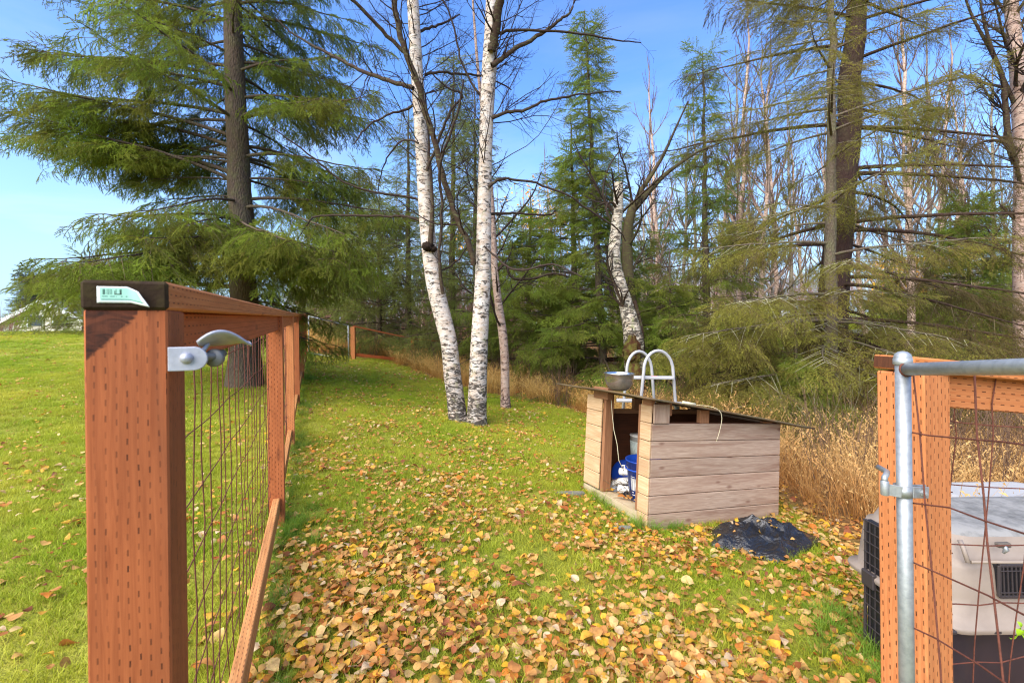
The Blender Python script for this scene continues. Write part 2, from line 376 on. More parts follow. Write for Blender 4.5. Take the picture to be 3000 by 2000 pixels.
def birch_bark(name, white, tan, dark, moss, scaramt=.545, low=1.5):
    m = Mt(name, .6, .25); o = m.n('ShaderNodeTexCoord').outputs['Object']
    mp_ = lambda sc: m.n('ShaderNodeMapping', {'Vector': o, 'Scale': sc}).outputs[0]
    n1 = m.noise(mp_((3, 3, 5)), 3, 6, .65, .4); lent = m.noise(mp_((7, 7, 60)), 1.3, 5, .7, .5)
    scar = m.noise(mp_((4.5, 4.5, 12)), 1.6, 7, .68, 1.4); crack = m.noise(mp_((26, 26, 9)), 2.0, 5, .7, 2.2)
    z = m.n('ShaderNodeSeparateXYZ', {0: o}).outputs[2]
    zl = m.n('ShaderNodeMapRange', {0: z, 1: 0.0, 2: low, 3: 1.0, 4: 0.0}).outputs[0]
    c = m.mix(m.ramp(n1, [(.4, (0, 0, 0, 1)), (.68, (1, 1, 1, 1))]), white, tan)
    c = m.mix(m.math('MULTIPLY', m.ramp(lent, [(.56, (0, 0, 0, 1)), (.74, (1, 1, 1, 1))]), .5), c, S(140, 112, 92))
    th = m.math('MULTIPLY_ADD', zl, -.10, scaramt)
    sc_ = m.n('ShaderNodeMapRange', {0: scar, 1: th, 2: m.math('ADD', th, .035), 3: 0.0, 4: 1.0}).outputs[0]
    c = m.mix(m.math('MULTIPLY', sc_, .92), c, dark)
    bs_ = m.ramp(m.noise(mp_((2.6, 2.6, 5.5)), 1.7, 6, .6, 1.0), [(.62, (0, 0, 0, 1)), (.66, (1, 1, 1, 1))])
    c = m.mix(m.math('MULTIPLY', bs_, .85), c, S(70, 54, 42))
    ck = m.math('MULTIPLY', m.ramp(crack, [(.55, (0, 0, 0, 1)), (.66, (1, 1, 1, 1))]), m.math('MULTIPLY_ADD', zl, .8, .08))
    c = m.mix(ck, c, S(84, 72, 58))
    ms = m.math('MULTIPLY', m.ramp(m.noise(mp_((5, 5, 3)), 2, 5, .7), [(.56, (0, 0, 0, 1)), (.66, (1, 1, 1, 1))]), .55)
    c = m.mix(ms, c, moss); m.base(c); m.bump(m.math('SUBTRACT', n1, m.math('ADD', sc_, ck)), .5, .01); return m.m
M['birch'] = birch_bark('birch_bark', S(206, 197, 186), S(182, 158, 134), S(46, 40, 34), S(150, 146, 108))
M['birch_old'] = birch_bark('lichened_birch_bark', S(214, 204, 184), S(186, 166, 140), S(50, 42, 34), S(144, 152, 96), .52, 4)
M['birch_pink'] = birch_bark('pink_birch_bark', S(192, 168, 150), S(166, 130, 110), S(70, 48, 40), S(140, 120, 96), .55, .5)
# thin wood whose colour follows its thickness: pale birch bark when thick, dark twig when thin
def radmat(name, thick, thin, r0, r1, extra=None):
    m = Mt(name, .75, .15); a = m.n('ShaderNodeAttribute', attribute_name='rad').outputs['Fac']
    f = m.n('ShaderNodeMapRange', {0: a, 1: r0, 2: r1, 3: 0.0, 4: 1.0}).outputs[0]
    nf = m.noise(m.vec('Object', (6, 6, 18)), 2, 5, .7, .8)
    t2 = m.mix(m.ramp(nf, [(.5, (0, 0, 0, 1)), (.62, (1, 1, 1, 1))]), thick, extra or (thick[0]*.35, thick[1]*.33, thick[2]*.33, 1))
    m.base(m.mix(f, thin, t2)); return m.m
M['bare_far'] = radmat('background_birch', S(206, 178, 156), S(104, 80, 72), .012, .035)
M['bare_grey'] = radmat('grey_bare_tree', S(150, 138, 118), S(92, 78, 70), .012, .03)
M['bare_dark'] = radmat('dark_branch', S(66, 50, 40), S(54, 42, 40), .006, .03, S(92, 90, 60))
M['alder'] = radmat('mossy_alder', S(84, 72, 52), S(62, 52, 46), .01, .05, S(96, 98, 54))
M['brush'] = simple('dry_brush', S(122, 98, 78), .9, .1, 0, 2, S(88, 66, 60), .6)
M['redbrush'] = simple('red_brush', S(142, 104, 92), .9, .1, 0, 2, S(100, 74, 70), .6)
def foliage(name, dark, mid, tip, olive, oa=.4, tr=.25):
    m = Mt(name, .6, .2); t = m.n('ShaderNodeAttribute', attribute_name='t').outputs['Fac']; w = m.n('ShaderNodeAttribute', attribute_name='w').outputs['Fac']
    rd = m.rnd(); geo = m.n('ShaderNodeNewGeometry').outputs['Position']
    nf = m.noise(geo, 1.1, 3, .6); nf2 = m.noise(geo, 7, 2, .6)
    c = m.mix(t, mid, tip); c = m.mix(m.math('MULTIPLY', m.ramp(nf, [(.4, (0, 0, 0, 1)), (.62, (1, 1, 1, 1))]), oa), c, olive)
    c = m.mix(m.math('MULTIPLY', rd, .55), c, dark)
    c = m.mix(m.math('MULTIPLY', m.ramp(nf2, [(.62, (0, 0, 0, 1)), (.72, (1, 1, 1, 1))]), .5), c, S(120, 88, 48))
    c = m.mix(w, c, S(98, 78, 58)); m.base(c); m.translucent(c, tr); return m.m
M['needles'] = foliage('spruce_needles', S(54, 70, 24), S(118, 142, 44), S(182, 202, 76), S(138, 108, 54), .5, tr=.36)
M['needles_dark'] = foliage('dark_needles', S(82, 98, 46), S(130, 148, 66), S(170, 184, 88), S(160, 148, 86), tr=.42)
M['needles_olive'] = foliage('olive_needles', S(82, 88, 38), S(142, 146, 56), S(192, 190, 84), S(160, 140, 62), .6, tr=.38)
M['needles_deep'] = foliage('deep_olive_needles', S(44, 42, 24), S(88, 88, 36), S(134, 132, 52), S(104, 80, 42), .6, tr=.25)
M['needles_mid'] = foliage('green_needles', S(76, 98, 36), S(128, 156, 56), S(182, 204, 82), S(170, 160, 70), .5, tr=.42)
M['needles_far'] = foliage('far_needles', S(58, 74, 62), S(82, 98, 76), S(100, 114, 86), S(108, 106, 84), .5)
# fallen leaves
m = Mt('fallen_leaf', .6, .3); a = m.n('ShaderNodeAttribute', attribute_name='lc').outputs['Color']
geo = m.n('ShaderNodeNewGeometry').outputs['Position']; nf = m.noise(geo, 45, 4, .6); nf2 = m.noise(geo, 160, 3, .6)
c = m.mix(m.math('MULTIPLY', m.ramp(nf, [(.42, (0, 0, 0, 1)), (.68, (1, 1, 1, 1))]), .45), a, S(132, 84, 44))
c = m.mix(m.math('MULTIPLY', m.ramp(nf2, [(.62, (0, 0, 0, 1)), (.7, (1, 1, 1, 1))]), .5), c, S(90, 56, 34))
m.base(c); m.translucent(c, .22); M['leaf'] = m.m
# grass
def grassmat(name, lo, hi, dry, da=.35):
    m = Mt(name, .55, .25); t = m.n('ShaderNodeAttribute', attribute_name='t').outputs['Fac']; rd = m.rnd()
    geo = m.n('ShaderNodeNewGeometry').outputs['Position']
    nf = m.noise(geo, .55, 4, .6); nf2 = m.noise(geo, 30, 3, .6)
    c = m.mix(t, lo, hi); c = m.mix(m.math('MULTIPLY', m.ramp(nf, [(.38, (0, 0, 0, 1)), (.66, (1, 1, 1, 1))]), da), c, dry)
    c = m.mix(m.math('MULTIPLY', m.ramp(nf2, [(.56, (0, 0, 0, 1)), (.7, (1, 1, 1, 1))]), .45), c, dry)
    c = m.n('ShaderNodeHueSaturation', {'Color': c, 'Value': m.math('MULTIPLY_ADD', rd, .35, .82)}).outputs[0]
    m.base(c); m.translucent(c, .35); return m.m
M['grass'] = grassmat('lawn_grass', S(98, 124, 24), S(182, 202, 48), S(216, 198, 76), .6)
M['tuft'] = grassmat('long_green_grass', S(80, 120, 30), S(140, 178, 56), S(176, 180, 84))
M['straw'] = grassmat('dry_grass', S(166, 122, 66), S(228, 190, 124), S(190, 126, 66), .5)
M['straw_gold'] = grassmat('golden_grass', S(176, 136, 66), S(228, 194, 118), S(208, 140, 66), .5)
# ground
m = Mt('ground_soil', .95, .1); k = m.n('ShaderNodeAttribute', attribute_name='lawn').outputs['Fac']; o = m.vec('Object')
n1 = m.noise(o, .45, 5, .6); n2 = m.noise(o, 9, 5, .7); n3 = m.noise(o, 46, 3, .7)
lawnc = m.mix(m.ramp(n1, [(.35, (0, 0, 0, 1)), (.7, (1, 1, 1, 1))]), S(132, 146, 44), S(180, 172, 70))
lawnc = m.mix(m.math('MULTIPLY', m.ramp(n2, [(.5, (0, 0, 0, 1)), (.68, (1, 1, 1, 1))]), .5), lawnc, S(150, 120, 62))
lawnc = m.mix(m.math('MULTIPLY', n3, .5), lawnc, S(80, 96, 28))
duff = m.mix(m.ramp(n2, [(.4, (0, 0, 0, 1)), (.62, (1, 1, 1, 1))]), S(112, 84, 52), S(172, 128, 76))
duff = m.mix(m.math('MULTIPLY', m.ramp(n3, [(.45, (0, 0, 0, 1)), (.6, (1, 1, 1, 1))]), .5), duff, S(78, 58, 38))
m.base(m.mix(k, duff, lawnc)); m.bump(m.math('ADD', n2, n3), .6, .05); M['ground'] = m.m
M['asphalt'] = simple('asphalt', S(150, 150, 150), .9, .2, 0, 12, S(110, 110, 110), .5)
M['housewall'] = simple('pale_siding', S(214, 208, 192), .8, .2)
M['fascia'] = simple('white_trim', S(232, 236, 238), .6, .3)
M['roof'] = simple('grey_shingles', S(150, 156, 166), .85, .2, 0, 5, S(120, 124, 132), .5)
M['glass'] = simple('dark_glass', S(46, 54, 62), .1, .6)
M['paint_dark'] = simple('dark_car_paint', S(44, 48, 54), .25, .5, .2)
M['paint_white'] = simple('white_car_paint', S(222, 224, 226), .3, .5)
M['rubber'] = simple('tyre', S(30, 30, 30), .8, .2)
M['leaf_green'] = simple('fresh_leaf', S(150, 190, 40), .5, .3)
M['rot'] = bark('rotten_wood', S(110, 72, 46), S(52, 34, 24), S(130, 140, 60), 2.5, .5)
M['redleaf'] = simple('red_leaf', S(150, 30, 26), .6, .3)
M['yleaf'] = simple('yellow_leaves', S(226, 164, 44), .6, .3)
# ------------------------------------------------------------------ ground
def xb(y): return np.interp(y, [-5, 0, 2, 3, 4.2, 6, 8, 9.5, 10.2, 12, 14.5, 16, 18], [1.7, 1.9, 2.05, 2.3, 2.5, 2.4, 1.9, .7, -.6, -2.3, -4.1, -5.6, -7])
def lawnmask(x, y):
    r, s = rs(x, y)
    m1 = np.clip((xb(y)-x)*2.2+.5, 0, 1)*((s < 14.2) | (r < 0))
    m2 = np.clip((r-19)*.5, 0, 1)*np.clip((x-3)*.5, 0, 1)
    return np.maximum(m1, m2)
def terrain():
    def ax(a, b, n, c=0.0, k=5.5):
        t = np.linspace(-1, 1, n); q = np.sinh(k*t)/math.sinh(k)
        return c + np.where(t < 0, (c-a)*q, (b-c)*q)
    X = ax(-330, 330, 300, 0); Y = ax(-60, 520, 300, 3.5)
    gx, gy = np.meshgrid(X, Y, indexing='ij'); z = H(gx, gy)
    v = np.stack([gx, gy, z], -1).reshape(-1, 3)
    i, j = np.meshgrid(np.arange(299), np.arange(299), indexing='ij'); a = (i*300+j).ravel()
    me = mesh_np('ground', v, quads=np.stack([a, a+300, a+301, a+1], 1), attrs={'lawn': lawnmask(gx, gy).ravel().astype(np.float32)}, smooth=True)
    tag(link('ground', me, M['ground']), 'gently sloping yard of lawn running into leaf-covered woodland floor', kind='structure')
terrain()
def ribbon(name, pts, w, mat, label):
    mb = MB(); p = [Vector((a, b, 0)) for a, b in pts]; q = []
    for i in range(len(p)-1):
        n = max(2, int((p[i+1]-p[i]).length/1.0))
        q += [p[i].lerp(p[i+1], k/n) for k in range(n)]
    q.append(p[-1]); L = []
    for i, c in enumerate(q):
        t = (q[min(i+1, len(q)-1)]-q[max(i-1, 0)]).normalized(); s = Vector((-t.y, t.x, 0))
        row = []
        for k in range(7):
            e = c + s*w*(k/6-.5); row.append(Vector((e.x, e.y, Hf(e.x, e.y)+.05)))
        L.append(row)
    for i in range(len(L)-1):
        for k in range(6): mb.face([L[i][k], L[i][k+1], L[i+1][k+1], L[i+1][k]], None, True)
    return tag(mb.build(name, mat), label, kind='structure')
ribbon('street', [(6, 44), (20, 41), (40, 40), (70, 42)], 6.0, M['asphalt'], 'grey street at the top of the far lawn')
ribbon('driveway', [(15, 22.5), (22, 25), (31, 26)], 1.6, M['asphalt'], 'pale path crossing the far lawn')

# ------------------------------------------------------------------ left fence
m_end = simple('dark_end_grain', S(52, 40, 30), .9, .1, 0, 26, S(84, 76, 44), .6, .4)
def slot_by_normal(o, mat, nrm, th=.9):
    o.data.materials.append(mat)
    for p in o.data.polygons:
        if p.normal.dot(nrm) > th: p.material_index = 1
pp = [(490, 909, .62), (827, 926, 2.83), (859, 926, 4.75), (875.5, 925, 6.9), (889, 924, 9.3), (898, 923, 11.6), (904, 922, 13.5)]
Cn = [P(*q) for q in pp]
d0 = Vector((-SA, CA, 0)); u0 = Vector((CA, SA, 0))
fence = empty('wooden_wire_fence', (Cn[0].x, Cn[0].y, Hf(Cn[0].x, Cn[0].y)), 'reddish cedar post-and-rail fence filled with rusty wire running away on the left', 'fence')
PW = .089
# first post has torn, dark bark wood at its top left
mp1 = wood('front_post_cedar', S(146, 76, 40), S(180, 102, 58), True, .6, cw=.0115, rw=.021, knots=True, patch=True, ks=(14, 2.2, 1), ka=.35)
nt = mp1.node_tree; bs = [n for n in nt.nodes if n.type == 'BSDF_PRINCIPLED'][0]; src = bs.inputs['Base Color'].links[0].from_socket
h_ = Mt.__new__(Mt); h_.m = mp1; h_.nt = nt; h_.b = bs
uvn = h_.n('ShaderNodeUVMap').outputs[0]; sx = h_.n('ShaderNodeSeparateXYZ', {0: uvn})
nf = h_.noise(h_.n('ShaderNodeMapping', {'Vector': uvn, 'Scale': (1, 2.2, 1)}).outputs[0], 26, 5, .6, 1)
L1 = Cn[0].z-(Hf(Cn[0].x, Cn[0].y)-.1)
edge = h_.math('ADD', h_.math('MULTIPLY_ADD', sx.outputs[0], 1.05, L1/2-.022), h_.math('MULTIPLY', h_.math('SUBTRACT', nf, .5), .03))
msk = h_.n('ShaderNodeMapRange', {0: h_.math('SUBTRACT', sx.outputs[1], edge), 1: 0.0, 2: .006, 3: 0.0, 4: 1.0}).outputs[0]
msk = h_.math('MULTIPLY', msk, h_.math('LESS_THAN', sx.outputs[0], .012))
h_.set(bs.inputs['Base Color'], h_.mix(msk, src, h_.mix(h_.ramp(nf, [(.35, (0, 0, 0, 1)), (.65, (1, 1, 1, 1))]), S(40, 20, 12), S(104, 54, 32))))
seg_d = []
for i in range(len(Cn)-1):
    dd = (Cn[i+1]-Cn[i]); dd.z = 0; seg_d.append(dd.normalized())
seg_d.append(seg_d[-1])
posts = []
for i, c in enumerate(Cn[:-1]):
    d = d0 if i == 0 else seg_d[i]; u = Vector((d.y, -d.x, 0))
    cc = c + d*PW/2 - u*PW/2; zb = Hf(cc.x, cc.y)-.1
    mb = MB().board((cc.x, cc.y, zb), (cc.x, cc.y, c.z+.001), PW, PW, u, .0025, uo=(0, 0) if i == 0 else None)
    posts.append(cc); o = mb.build('post', mp1 if i == 0 else (M['cedar'] if i % 2 else M['cedar_light']), fence)
    if i == 0: o['label'] = 'near square post with torn dark wood at its top corner'
cap_h = .039
for i in range(len(Cn)-1):
    d = seg_d[i]; u = Vector((d.y, -d.x, 0))
    a = Cn[i] - u*PW/2 + d*(-.004 if i == 0 else .06); b = Cn[i+1] - u*PW/2 + d*(.058 if i < len(Cn)-2 else -.1)
    a = a + Vector((0, 0, cap_h/2)); b = b + Vector((0, 0, cap_h/2))
    o = MB().board(a, b, PW+.004, cap_h, u, .004).build('cap_rail', M['cedar_cap'], fence)
    if i == 0: slot_by_normal(o, m_end, -d, .55)
    a2 = posts[i] + d*PW/2; 
    b2 = (posts[i+1] - d*PW/2) if i+1 < len(posts) else Cn[i+1]-d*.1-u*PW/2
    a2 = Vector((a2.x, a2.y, Cn[i].z-.0435)); b2 = Vector((b2.x, b2.y, Cn[i+1].z-.0435))
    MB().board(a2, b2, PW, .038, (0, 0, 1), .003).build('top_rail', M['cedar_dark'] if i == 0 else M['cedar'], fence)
    za = .115 if i == 0 else Hf(a2.x, a2.y)+.13; zb = Hf(b2.x, b2.y)+.14
    MB().board((a2.x, a2.y, za), (b2.x, b2.y, zb), PW, .038, (0, 0, 1), .003).build('bottom_rail', M['treated'], fence)
    # wires of this bay
    off = -u*.026; n = int((b2-a2).length/.1); far = MB()
    for k in range(1, n+1):
        f = (k-.2)/n; w0 = a2.lerp(b2, f)+off; zt = w0.z+.02; zb_ = za+(zb-za)*f-.02
        if f > .99: continue
        pts = [Vector((w0.x+random.uniform(-.004, .004), w0.y+random.uniform(-.006, .006), zt+(zb_-zt)*q/7)) for q in range(8)]
        if i == 0: MB().tube(pts, .0016, 6).build('wire', M['rust'], fence)
        else: far.tube(pts, .0018, 4)
    for zf in (.93, .79, .66, .53, .40, .27, .16, .07):
        pts = []
        for q in range(14):
            f = q/13; w0 = a2.lerp(b2, f)+off*1.15; zt = w0.z; zb_ = za+(zb-za)*f
            pts.append(Vector((w0.x, w0.y, zb_+(zt-zb_)*zf+random.uniform(-.008, .008))))
        if i == 0: MB().tube(pts, .0015, 6).build('wire', M['rust'], fence)
        else: far.tube(pts, .0022, 4)
    if i: tag(far.build('wire_mesh', M['rust'], fence), kind='stuff')
# paper tag stapled on the end of the cap
d, u = d0, u0; e0 = Cn[0] + d*(-.0085) + Vector((0, 0, 0))
def tagf(a, b):
    x = -.073 + .045*a + (.012*(1-b)*max(0, a-.72)/.28) ; z = .0095 + b*.021 - .004*a*0 - (.006*max(0, a-.75)/.25*(1-b))
    z -= .007*b*max(0, (a-.7)/.3)
    out = .0006 + .008*max(0, (a-.72)/.28)**1.6
    p = Cn[0] + u*x - d*(.0046+out); return Vector((p.x, p.y, Cn[0].z+z))
tg = MB().grid(tagf, 16, 8); ob = tg.build('paper_tag', M['tag'], fence); sm_ = ob.modifiers.new('thick', 'SOLIDIFY'); sm_.thickness = .0004
ob['label'] = 'pale green barcode tag curling off the dark end of the cap'
# gate latch on the first post
zl = P(540, 1047, .64).z
latch = bpy.data.objects.new('gate_latch', None); COL.objects.link(latch); latch.parent = fence
lat0 = Vector((Cn[0].x, Cn[0].y, zl))
def LP(a, b, c): return lat0 + u*a + d*b + Vector((0, 0, c))
prof = [(.0005, -.0175), (.030, -.0175)] + [(.030+.0165*math.sin(t), -.001-.0165*math.cos(t)) for t in np.linspace(.1, 3.04, 10)] + [(.030, .0155), (.0005, .0155)]
Mx = Matrix((( u.x, d.x, 0, lat0.x), (u.y, d.y, 0, lat0.y), (0, 0, 1, lat0.z), (0, 0, 0, 1)))
mbp = MB().prism(prof, .006, Mx @ Matrix.Translation((0, -.004, 0))); bp = mbp.build('bracket', M['cast'], latch)
bp.location = (0, 0, 0)
for o_ in [bp]:
    bv = o_.modifiers.new('b', 'BEVEL'); bv.width = .0012; bv.segments = 2; bv.limit_method = 'ANGLE'
MB().lathe([(0.0001, -.0085), (.004, -.008), (.0065, -.006), (.0078, -.003), (.008, 0)], LP(.022, -.004, 0), 16, d).build('bolt', M['cast'], latch)
MB().lathe([(.0001, 0), (.012, 0), (.013, .002), (.013, .007), (.012, .009), (.0001, .009)], LP(.050, .012, -.002), 20, d+u*.35).build('collar', M['cast_dark'], latch)
MB().tube([LP(.030, .006, 0), LP(.05, .014, .001), LP(.060, .03, .004)], .006, 10).build('pin', M['cast_dark'], latch)
def leverf(a, b):
    w = .017*math.sin(math.pi*min(1, max(.02, a))**.7)**.5+.002
    x = .034+.062*a; y = .006+.03*a+(b-.5)*2*w
    z = .017+.010*math.sin(a*2.6)-.008*a*a + .5*((b-.5)**2)*.02 + (.5-b)*.020*math.sin(math.pi*min(1, a+.08))
    return LP(x, y, z)
lv = MB().grid(leverf, 18, 8).build('fork_lever', M['cast'], latch); q = lv.modifiers.new('t', 'SOLIDIFY'); q.thickness = .0035; q.offset = 0
MB().board(LP(.036, .01, .004), LP(.044, .016, .019), .010, .005, d, .001).build('lever_neck', M['cast'], latch)

# ------------------------------------------------------------------ far metal gate and the fence beyond it
def pipe(name, pts, r, mat, parent, n=10): return MB().tube(pts, r, n).build(name, mat, parent)
g1, g2 = P(904, 926, 13.6), P(1020, 953, 13.65); g3, g4 = P(1022, 1055, 13.65), P(905, 1033, 13.6)
gate = empty('metal_gate', (g4.x, g4.y, g4.z), 'galvanised pipe gate standing at the far end of the cedar fence', 'gate')
for a, b in ((g1, g2), (g2, g3), (g3, g4), (g4, g1)): pipe('frame_tube', [a, b], .019, M['galv'], gate)
wm = MB()
for k in range(1, 12): wm.tube([g1.lerp(g2, k/12), g4.lerp(g3, k/12)], .0022, 3)
for k in range(1, 8): wm.tube([g1.lerp(g4, k/8), g2.lerp(g3, k/8)], .0022, 3)
tag(wm.build('wire_mesh', M['rust'], gate), kind='stuff')
f1, f2, f3 = P(1034, 957, 13.7), P(1208, 994, 14.3), P(1385, 1010, 15.2)
ff = empty('cedar_rail_fence', (f1.x, f1.y, Hf(f1.x, f1.y)), 'low cedar rail fence stepping down among golden grass beyond the metal gate', 'fence')
for q in (f1, f2, f3): MB().board((q.x, q.y, Hf(q.x, q.y)-.15), q, .13 if q is f1 else .1, .1, (1, 0, 0)).build('post', M['cedar_light'] if q is f1 else M['cedar_far'], ff)
for a, b in ((f1, f2), (f2, f3)):
    s = (b-a).normalized(); MB().board(a+s*.0+Vector((0, 0, .022)), b+Vector((0, 0, .022)), .09, .04, Vector((s.y, -s.x, 0))).build('cap_rail', M['cedar_dark'], ff)
    la = Vector((a.x, a.y, Hf(a.x, a.y)+.15))+s*.07; lb = Vector((b.x, b.y, Hf(b.x, b.y)+.1))-s*.06
    MB().board(la, lb, .09, .04, (0, 0, 1)).build('bottom_rail', M['cedar_far'], ff)
# old grey board fence at the back
bf = empty('weathered_fence', P(2000, 1060, 15), 'low dark weathered rail fence crossing behind the spruces', 'fence')
bpx = [(1520, 1066, 14.2), (1760, 1050, 14), (2020, 1046, 13.8), (2280, 1048, 13.6), (2560, 1052, 13.4), (2830, 1052, 13.2), (3120, 1050, 13)]
bq = [P(*q) for q in bpx]
for q in bq: MB().board((q.x, q.y, Hf(q.x, q.y)-.1), (q.x, q.y, q.z-.06), .1, .1, (1, 0, 0)).build('post', M['grey_wood'], bf)
for a, b in zip(bq, bq[1:]):
    MB().board(a-Vector((0, 0.08, .03)), b-Vector((0, 0.08, .03)), .14, .04, (0, 0, 1)).build('top_rail', M['dark_wood'] if random.random() < .5 else M['grey_wood'], bf)
    MB().board(a-Vector((0, 0.08, .55)), b-Vector((0, .08, .55)), .14, .04, (0, 0, 1)).build('bottom_rail', M['grey_wood'], bf)

# ------------------------------------------------------------------ right fence and open pipe gate
rp = P(2706, 1085, 1.15); bb = R(20); ub = Vector((math.cos(bb), math.sin(bb), 0)); db = Vector((-math.sin(bb), math.cos(bb), 0))
rf = empty('wire_panel_fence', (rp.x, rp.y, Hf(rp.x, rp.y)), 'cedar fence with rusty wire infill ending at the square post on the right edge', 'fence')
pc = rp + ub*.055 + db*.055
zt = P(2650, 1090, 1.2).z
MB().board((pc.x, pc.y, Hf(pc.x, pc.y)-.15), (pc.x, pc.y, zt), .11, .11, ub, .004).build('post', M['cedar_light'], rf)
rd_ = Vector((math.cos(R(6)), math.sin(R(6)), -.10)).normalized()
ca = pc - rd_*.06 + Vector((0, 0, zt-pc.z+.019)); o = MB().board(ca, ca+rd_*1.7, .115, .038, Vector((-rd_.y, rd_.x, 0)), .004).build('cap_rail', M['cedar_cap'], rf)
slot_by_normal(o, M['dark_wood'], -rd_, .9)
ta = pc + rd_*.065; ta.z = zt-.05; MB().board(ta, ta+rd_*1.6, .09, .038, (0, 0, 1), .003).build('top_rail', M['cedar_light'], rf)
te = pc + rd_*1.7; MB().board((te.x, te.y, Hf(te.x, te.y)-.1), (te.x, te.y, zt-.17), .1, .1, ub).build('post', M['cedar'], rf)
YF = 1.22
def wirepx(pts, Yf, r, parent, n=6, jit=0.0):
    w = [P(x, y, Yf(x) if callable(Yf) else Yf) for x, y in pts]; q = []
    for a, b in zip(w, w[1:]): q += [a.lerp(b, k/4) for k in range(4)]
    q.append(w[-1]); return MB().tube(q, r, n).build('wire', M['rust'], parent)
for pts in ([(2809, 1098), (2795, 1218), (2802, 1272), (2785, 1419), (2762, 1586), (2742, 1754), (2728, 1955), (2718, 2110)],
            [(2919, 1100), (2906, 1185), (2910, 1272), (2896, 1452), (2884, 1573), (2869, 1720), (2855, 1888), (2846, 2110)],
            [(3040, 1100), (3020, 1400), (3000, 1653), (2978, 1800), (2959, 1942), (2950, 2100)],
            [(3150, 1110), (3130, 1500), (3100, 2100)],
            [(2736, 1239), (2760, 1226), (2800, 1236), (2900, 1246), (3000, 1252), (3140, 1256)],
            [(2727, 1428), (2745, 1414), (2800, 1420), (2900, 1427), (3000, 1431), (3140, 1436)],
            [(2724, 1606), (2745, 1590), (2800, 1594), (2900, 1598), (3000, 1596), (3140, 1600)],
            [(2724, 1785), (2740, 1768), (2800, 1768), (2870, 1772), (2930, 1764), (3000, 1766), (3140, 1772)],
            [(2740, 1952), (2790, 1944), (2860, 1938), (2930, 1940), (3000, 1922), (3140, 1910)]):
    wirepx(pts, YF, .0017, rf)
for yy in (1239, 1428, 1606, 1785):     # the ends bent back round the post and stapled
    q = [P(2790, yy+13, YF-.01), P(2745, yy+12, YF-.012), P(2732, yy+6, YF-.012), P(2727, yy-2, YF-.01), P(2736, yy-9, YF-.01)]
    MB().tube(q, .0019, 6).build('wire', M['rust'], rf)
    MB().tube([P(2752, yy-16, YF-.015), P(2750, yy, YF-.022), P(2752, yy+17, YF-.015)], .0016, 5).build('staple', M['rust'], rf)
gp = P(2645, 1082, 1.06); zg = Hf(gp.x, gp.y)
og = empty('pipe_gate', (gp.x, gp.y, zg), 'open galvanised pipe gate hinged on the right post', 'gate')
gq = P(2645, 1046, 1.06); gb = P(2645, 2200, 1.06)
pr_ = .0148
pipe('gate_upright', [(gp.x, gp.y, zg+.02), (gp.x, gp.y, gq.z)], pr_, M['galv'], og, 24)
MB().lathe([(.0165, -.014), (.0185, -.012), (.0185, .0), (.0172, .001), (.0175, .004), (.015, .011), (.009, .0165), (.0001, .0185)], (gp.x, gp.y, gq.z-.004), 28).build('post_cap', M['galv'], og)
r0 = Vector((gp.x, gp.y, gp.z)); r1 = P(3000, 1074, .755); rdir = (r1-r0); r2 = r0+rdir*3.2
pipe('top_rail', [r0+rdir.normalized()*.012, r1, r2], .0142, M['galv'], og, 20)
pipe('gate_upright', [Vector((r2.x, r2.y, zg+.02)), r2+Vector((0, 0, .02))], pr_, M['galv'], og, 12)
pipe('bottom_rail', [Vector((r0.x, r0.y, zg+.06)), Vector((r2.x, r2.y, zg+.09))], .0142, M['galv'], og, 12)
MB().lathe([(.0155, -.003), (.0175, 0), (.0150, .003)], r0+rdir.normalized()*.016, 16, rdir).build('weld', M['rust'], og)
yf = lambda x: 1.06 + (x-2667)/(3000-2667)*(.755-1.06)
for pts in ([(2676, 1100), (2695, 1272), (2711, 1486), (2725, 1620), (2741, 1788), (2755, 1955), (2764, 2100)],
            [(2855, 1100), (2862, 1272), (2882, 1452), (2892, 1586), (2912, 1754), (2934, 1942), (2950, 2100)],
            [(2664, 1265), (2720, 1275), (2860, 1288), (2940, 1294), (3000, 1303), (3060, 1310)],
            [(2667, 1472), (2780, 1486), (2882, 1524), (3000, 1562), (3060, 1580)],
            [(2667, 1643), (2770, 1688), (2896, 1744), (3000, 1800), (3060, 1830)],
            [(2667, 1834), (2740, 1868), (2869, 1946), (2960, 2010)]):
    wirepx(pts, yf, .0018, og, 7)
hc = P(2645, 1436, 1.06)
hb = MB().lathe([(pr_+.0005, -.013), (pr_+.0032, -.013), (pr_+.0032, .013), (pr_+.0005, .013), (pr_+.0005, -.013)], hc, 28).build('hinge_band', M['galv'], og)
MB().board(hc+Vector((.012, -.013, 0)), hc+Vector((.055, -.005, -.004)), .026, .0035, (0, 0, 1), .001).build('clamp_plate', M['galv'], og)
MB().board(hc+Vector((.014, .002, 0)), hc+Vector((.060, .008, -.003)), .026, .0035, (0, 0, 1), .001).build('clamp_plate', M['galv'], og)
bt = hc+Vector((.037, -.012, -.002)); MB().lathe([(.0085, 0), (.0085, .002), (.0062, .0022), (.0062, .007), (.0036, .0072), (.0034, .011), (.0001, .0112)], bt, 6, (-.12, -1, 0), smooth=False).build('bolt', M['galv'], og)
MB().board(hc+Vector((-.012, -.012, 0)), hc+Vector((-.037, -.004, .004)), .026, .0035, (0, 0, 1), .001).build('hinge_plate', M['galv'], og)
MB().lathe([(.0075, -.016), (.0085, -.014), (.0085, .016), (.007, .018)], hc+Vector((-.042, .0, .006)), 18).build('hinge_barrel', M['galv'], og)
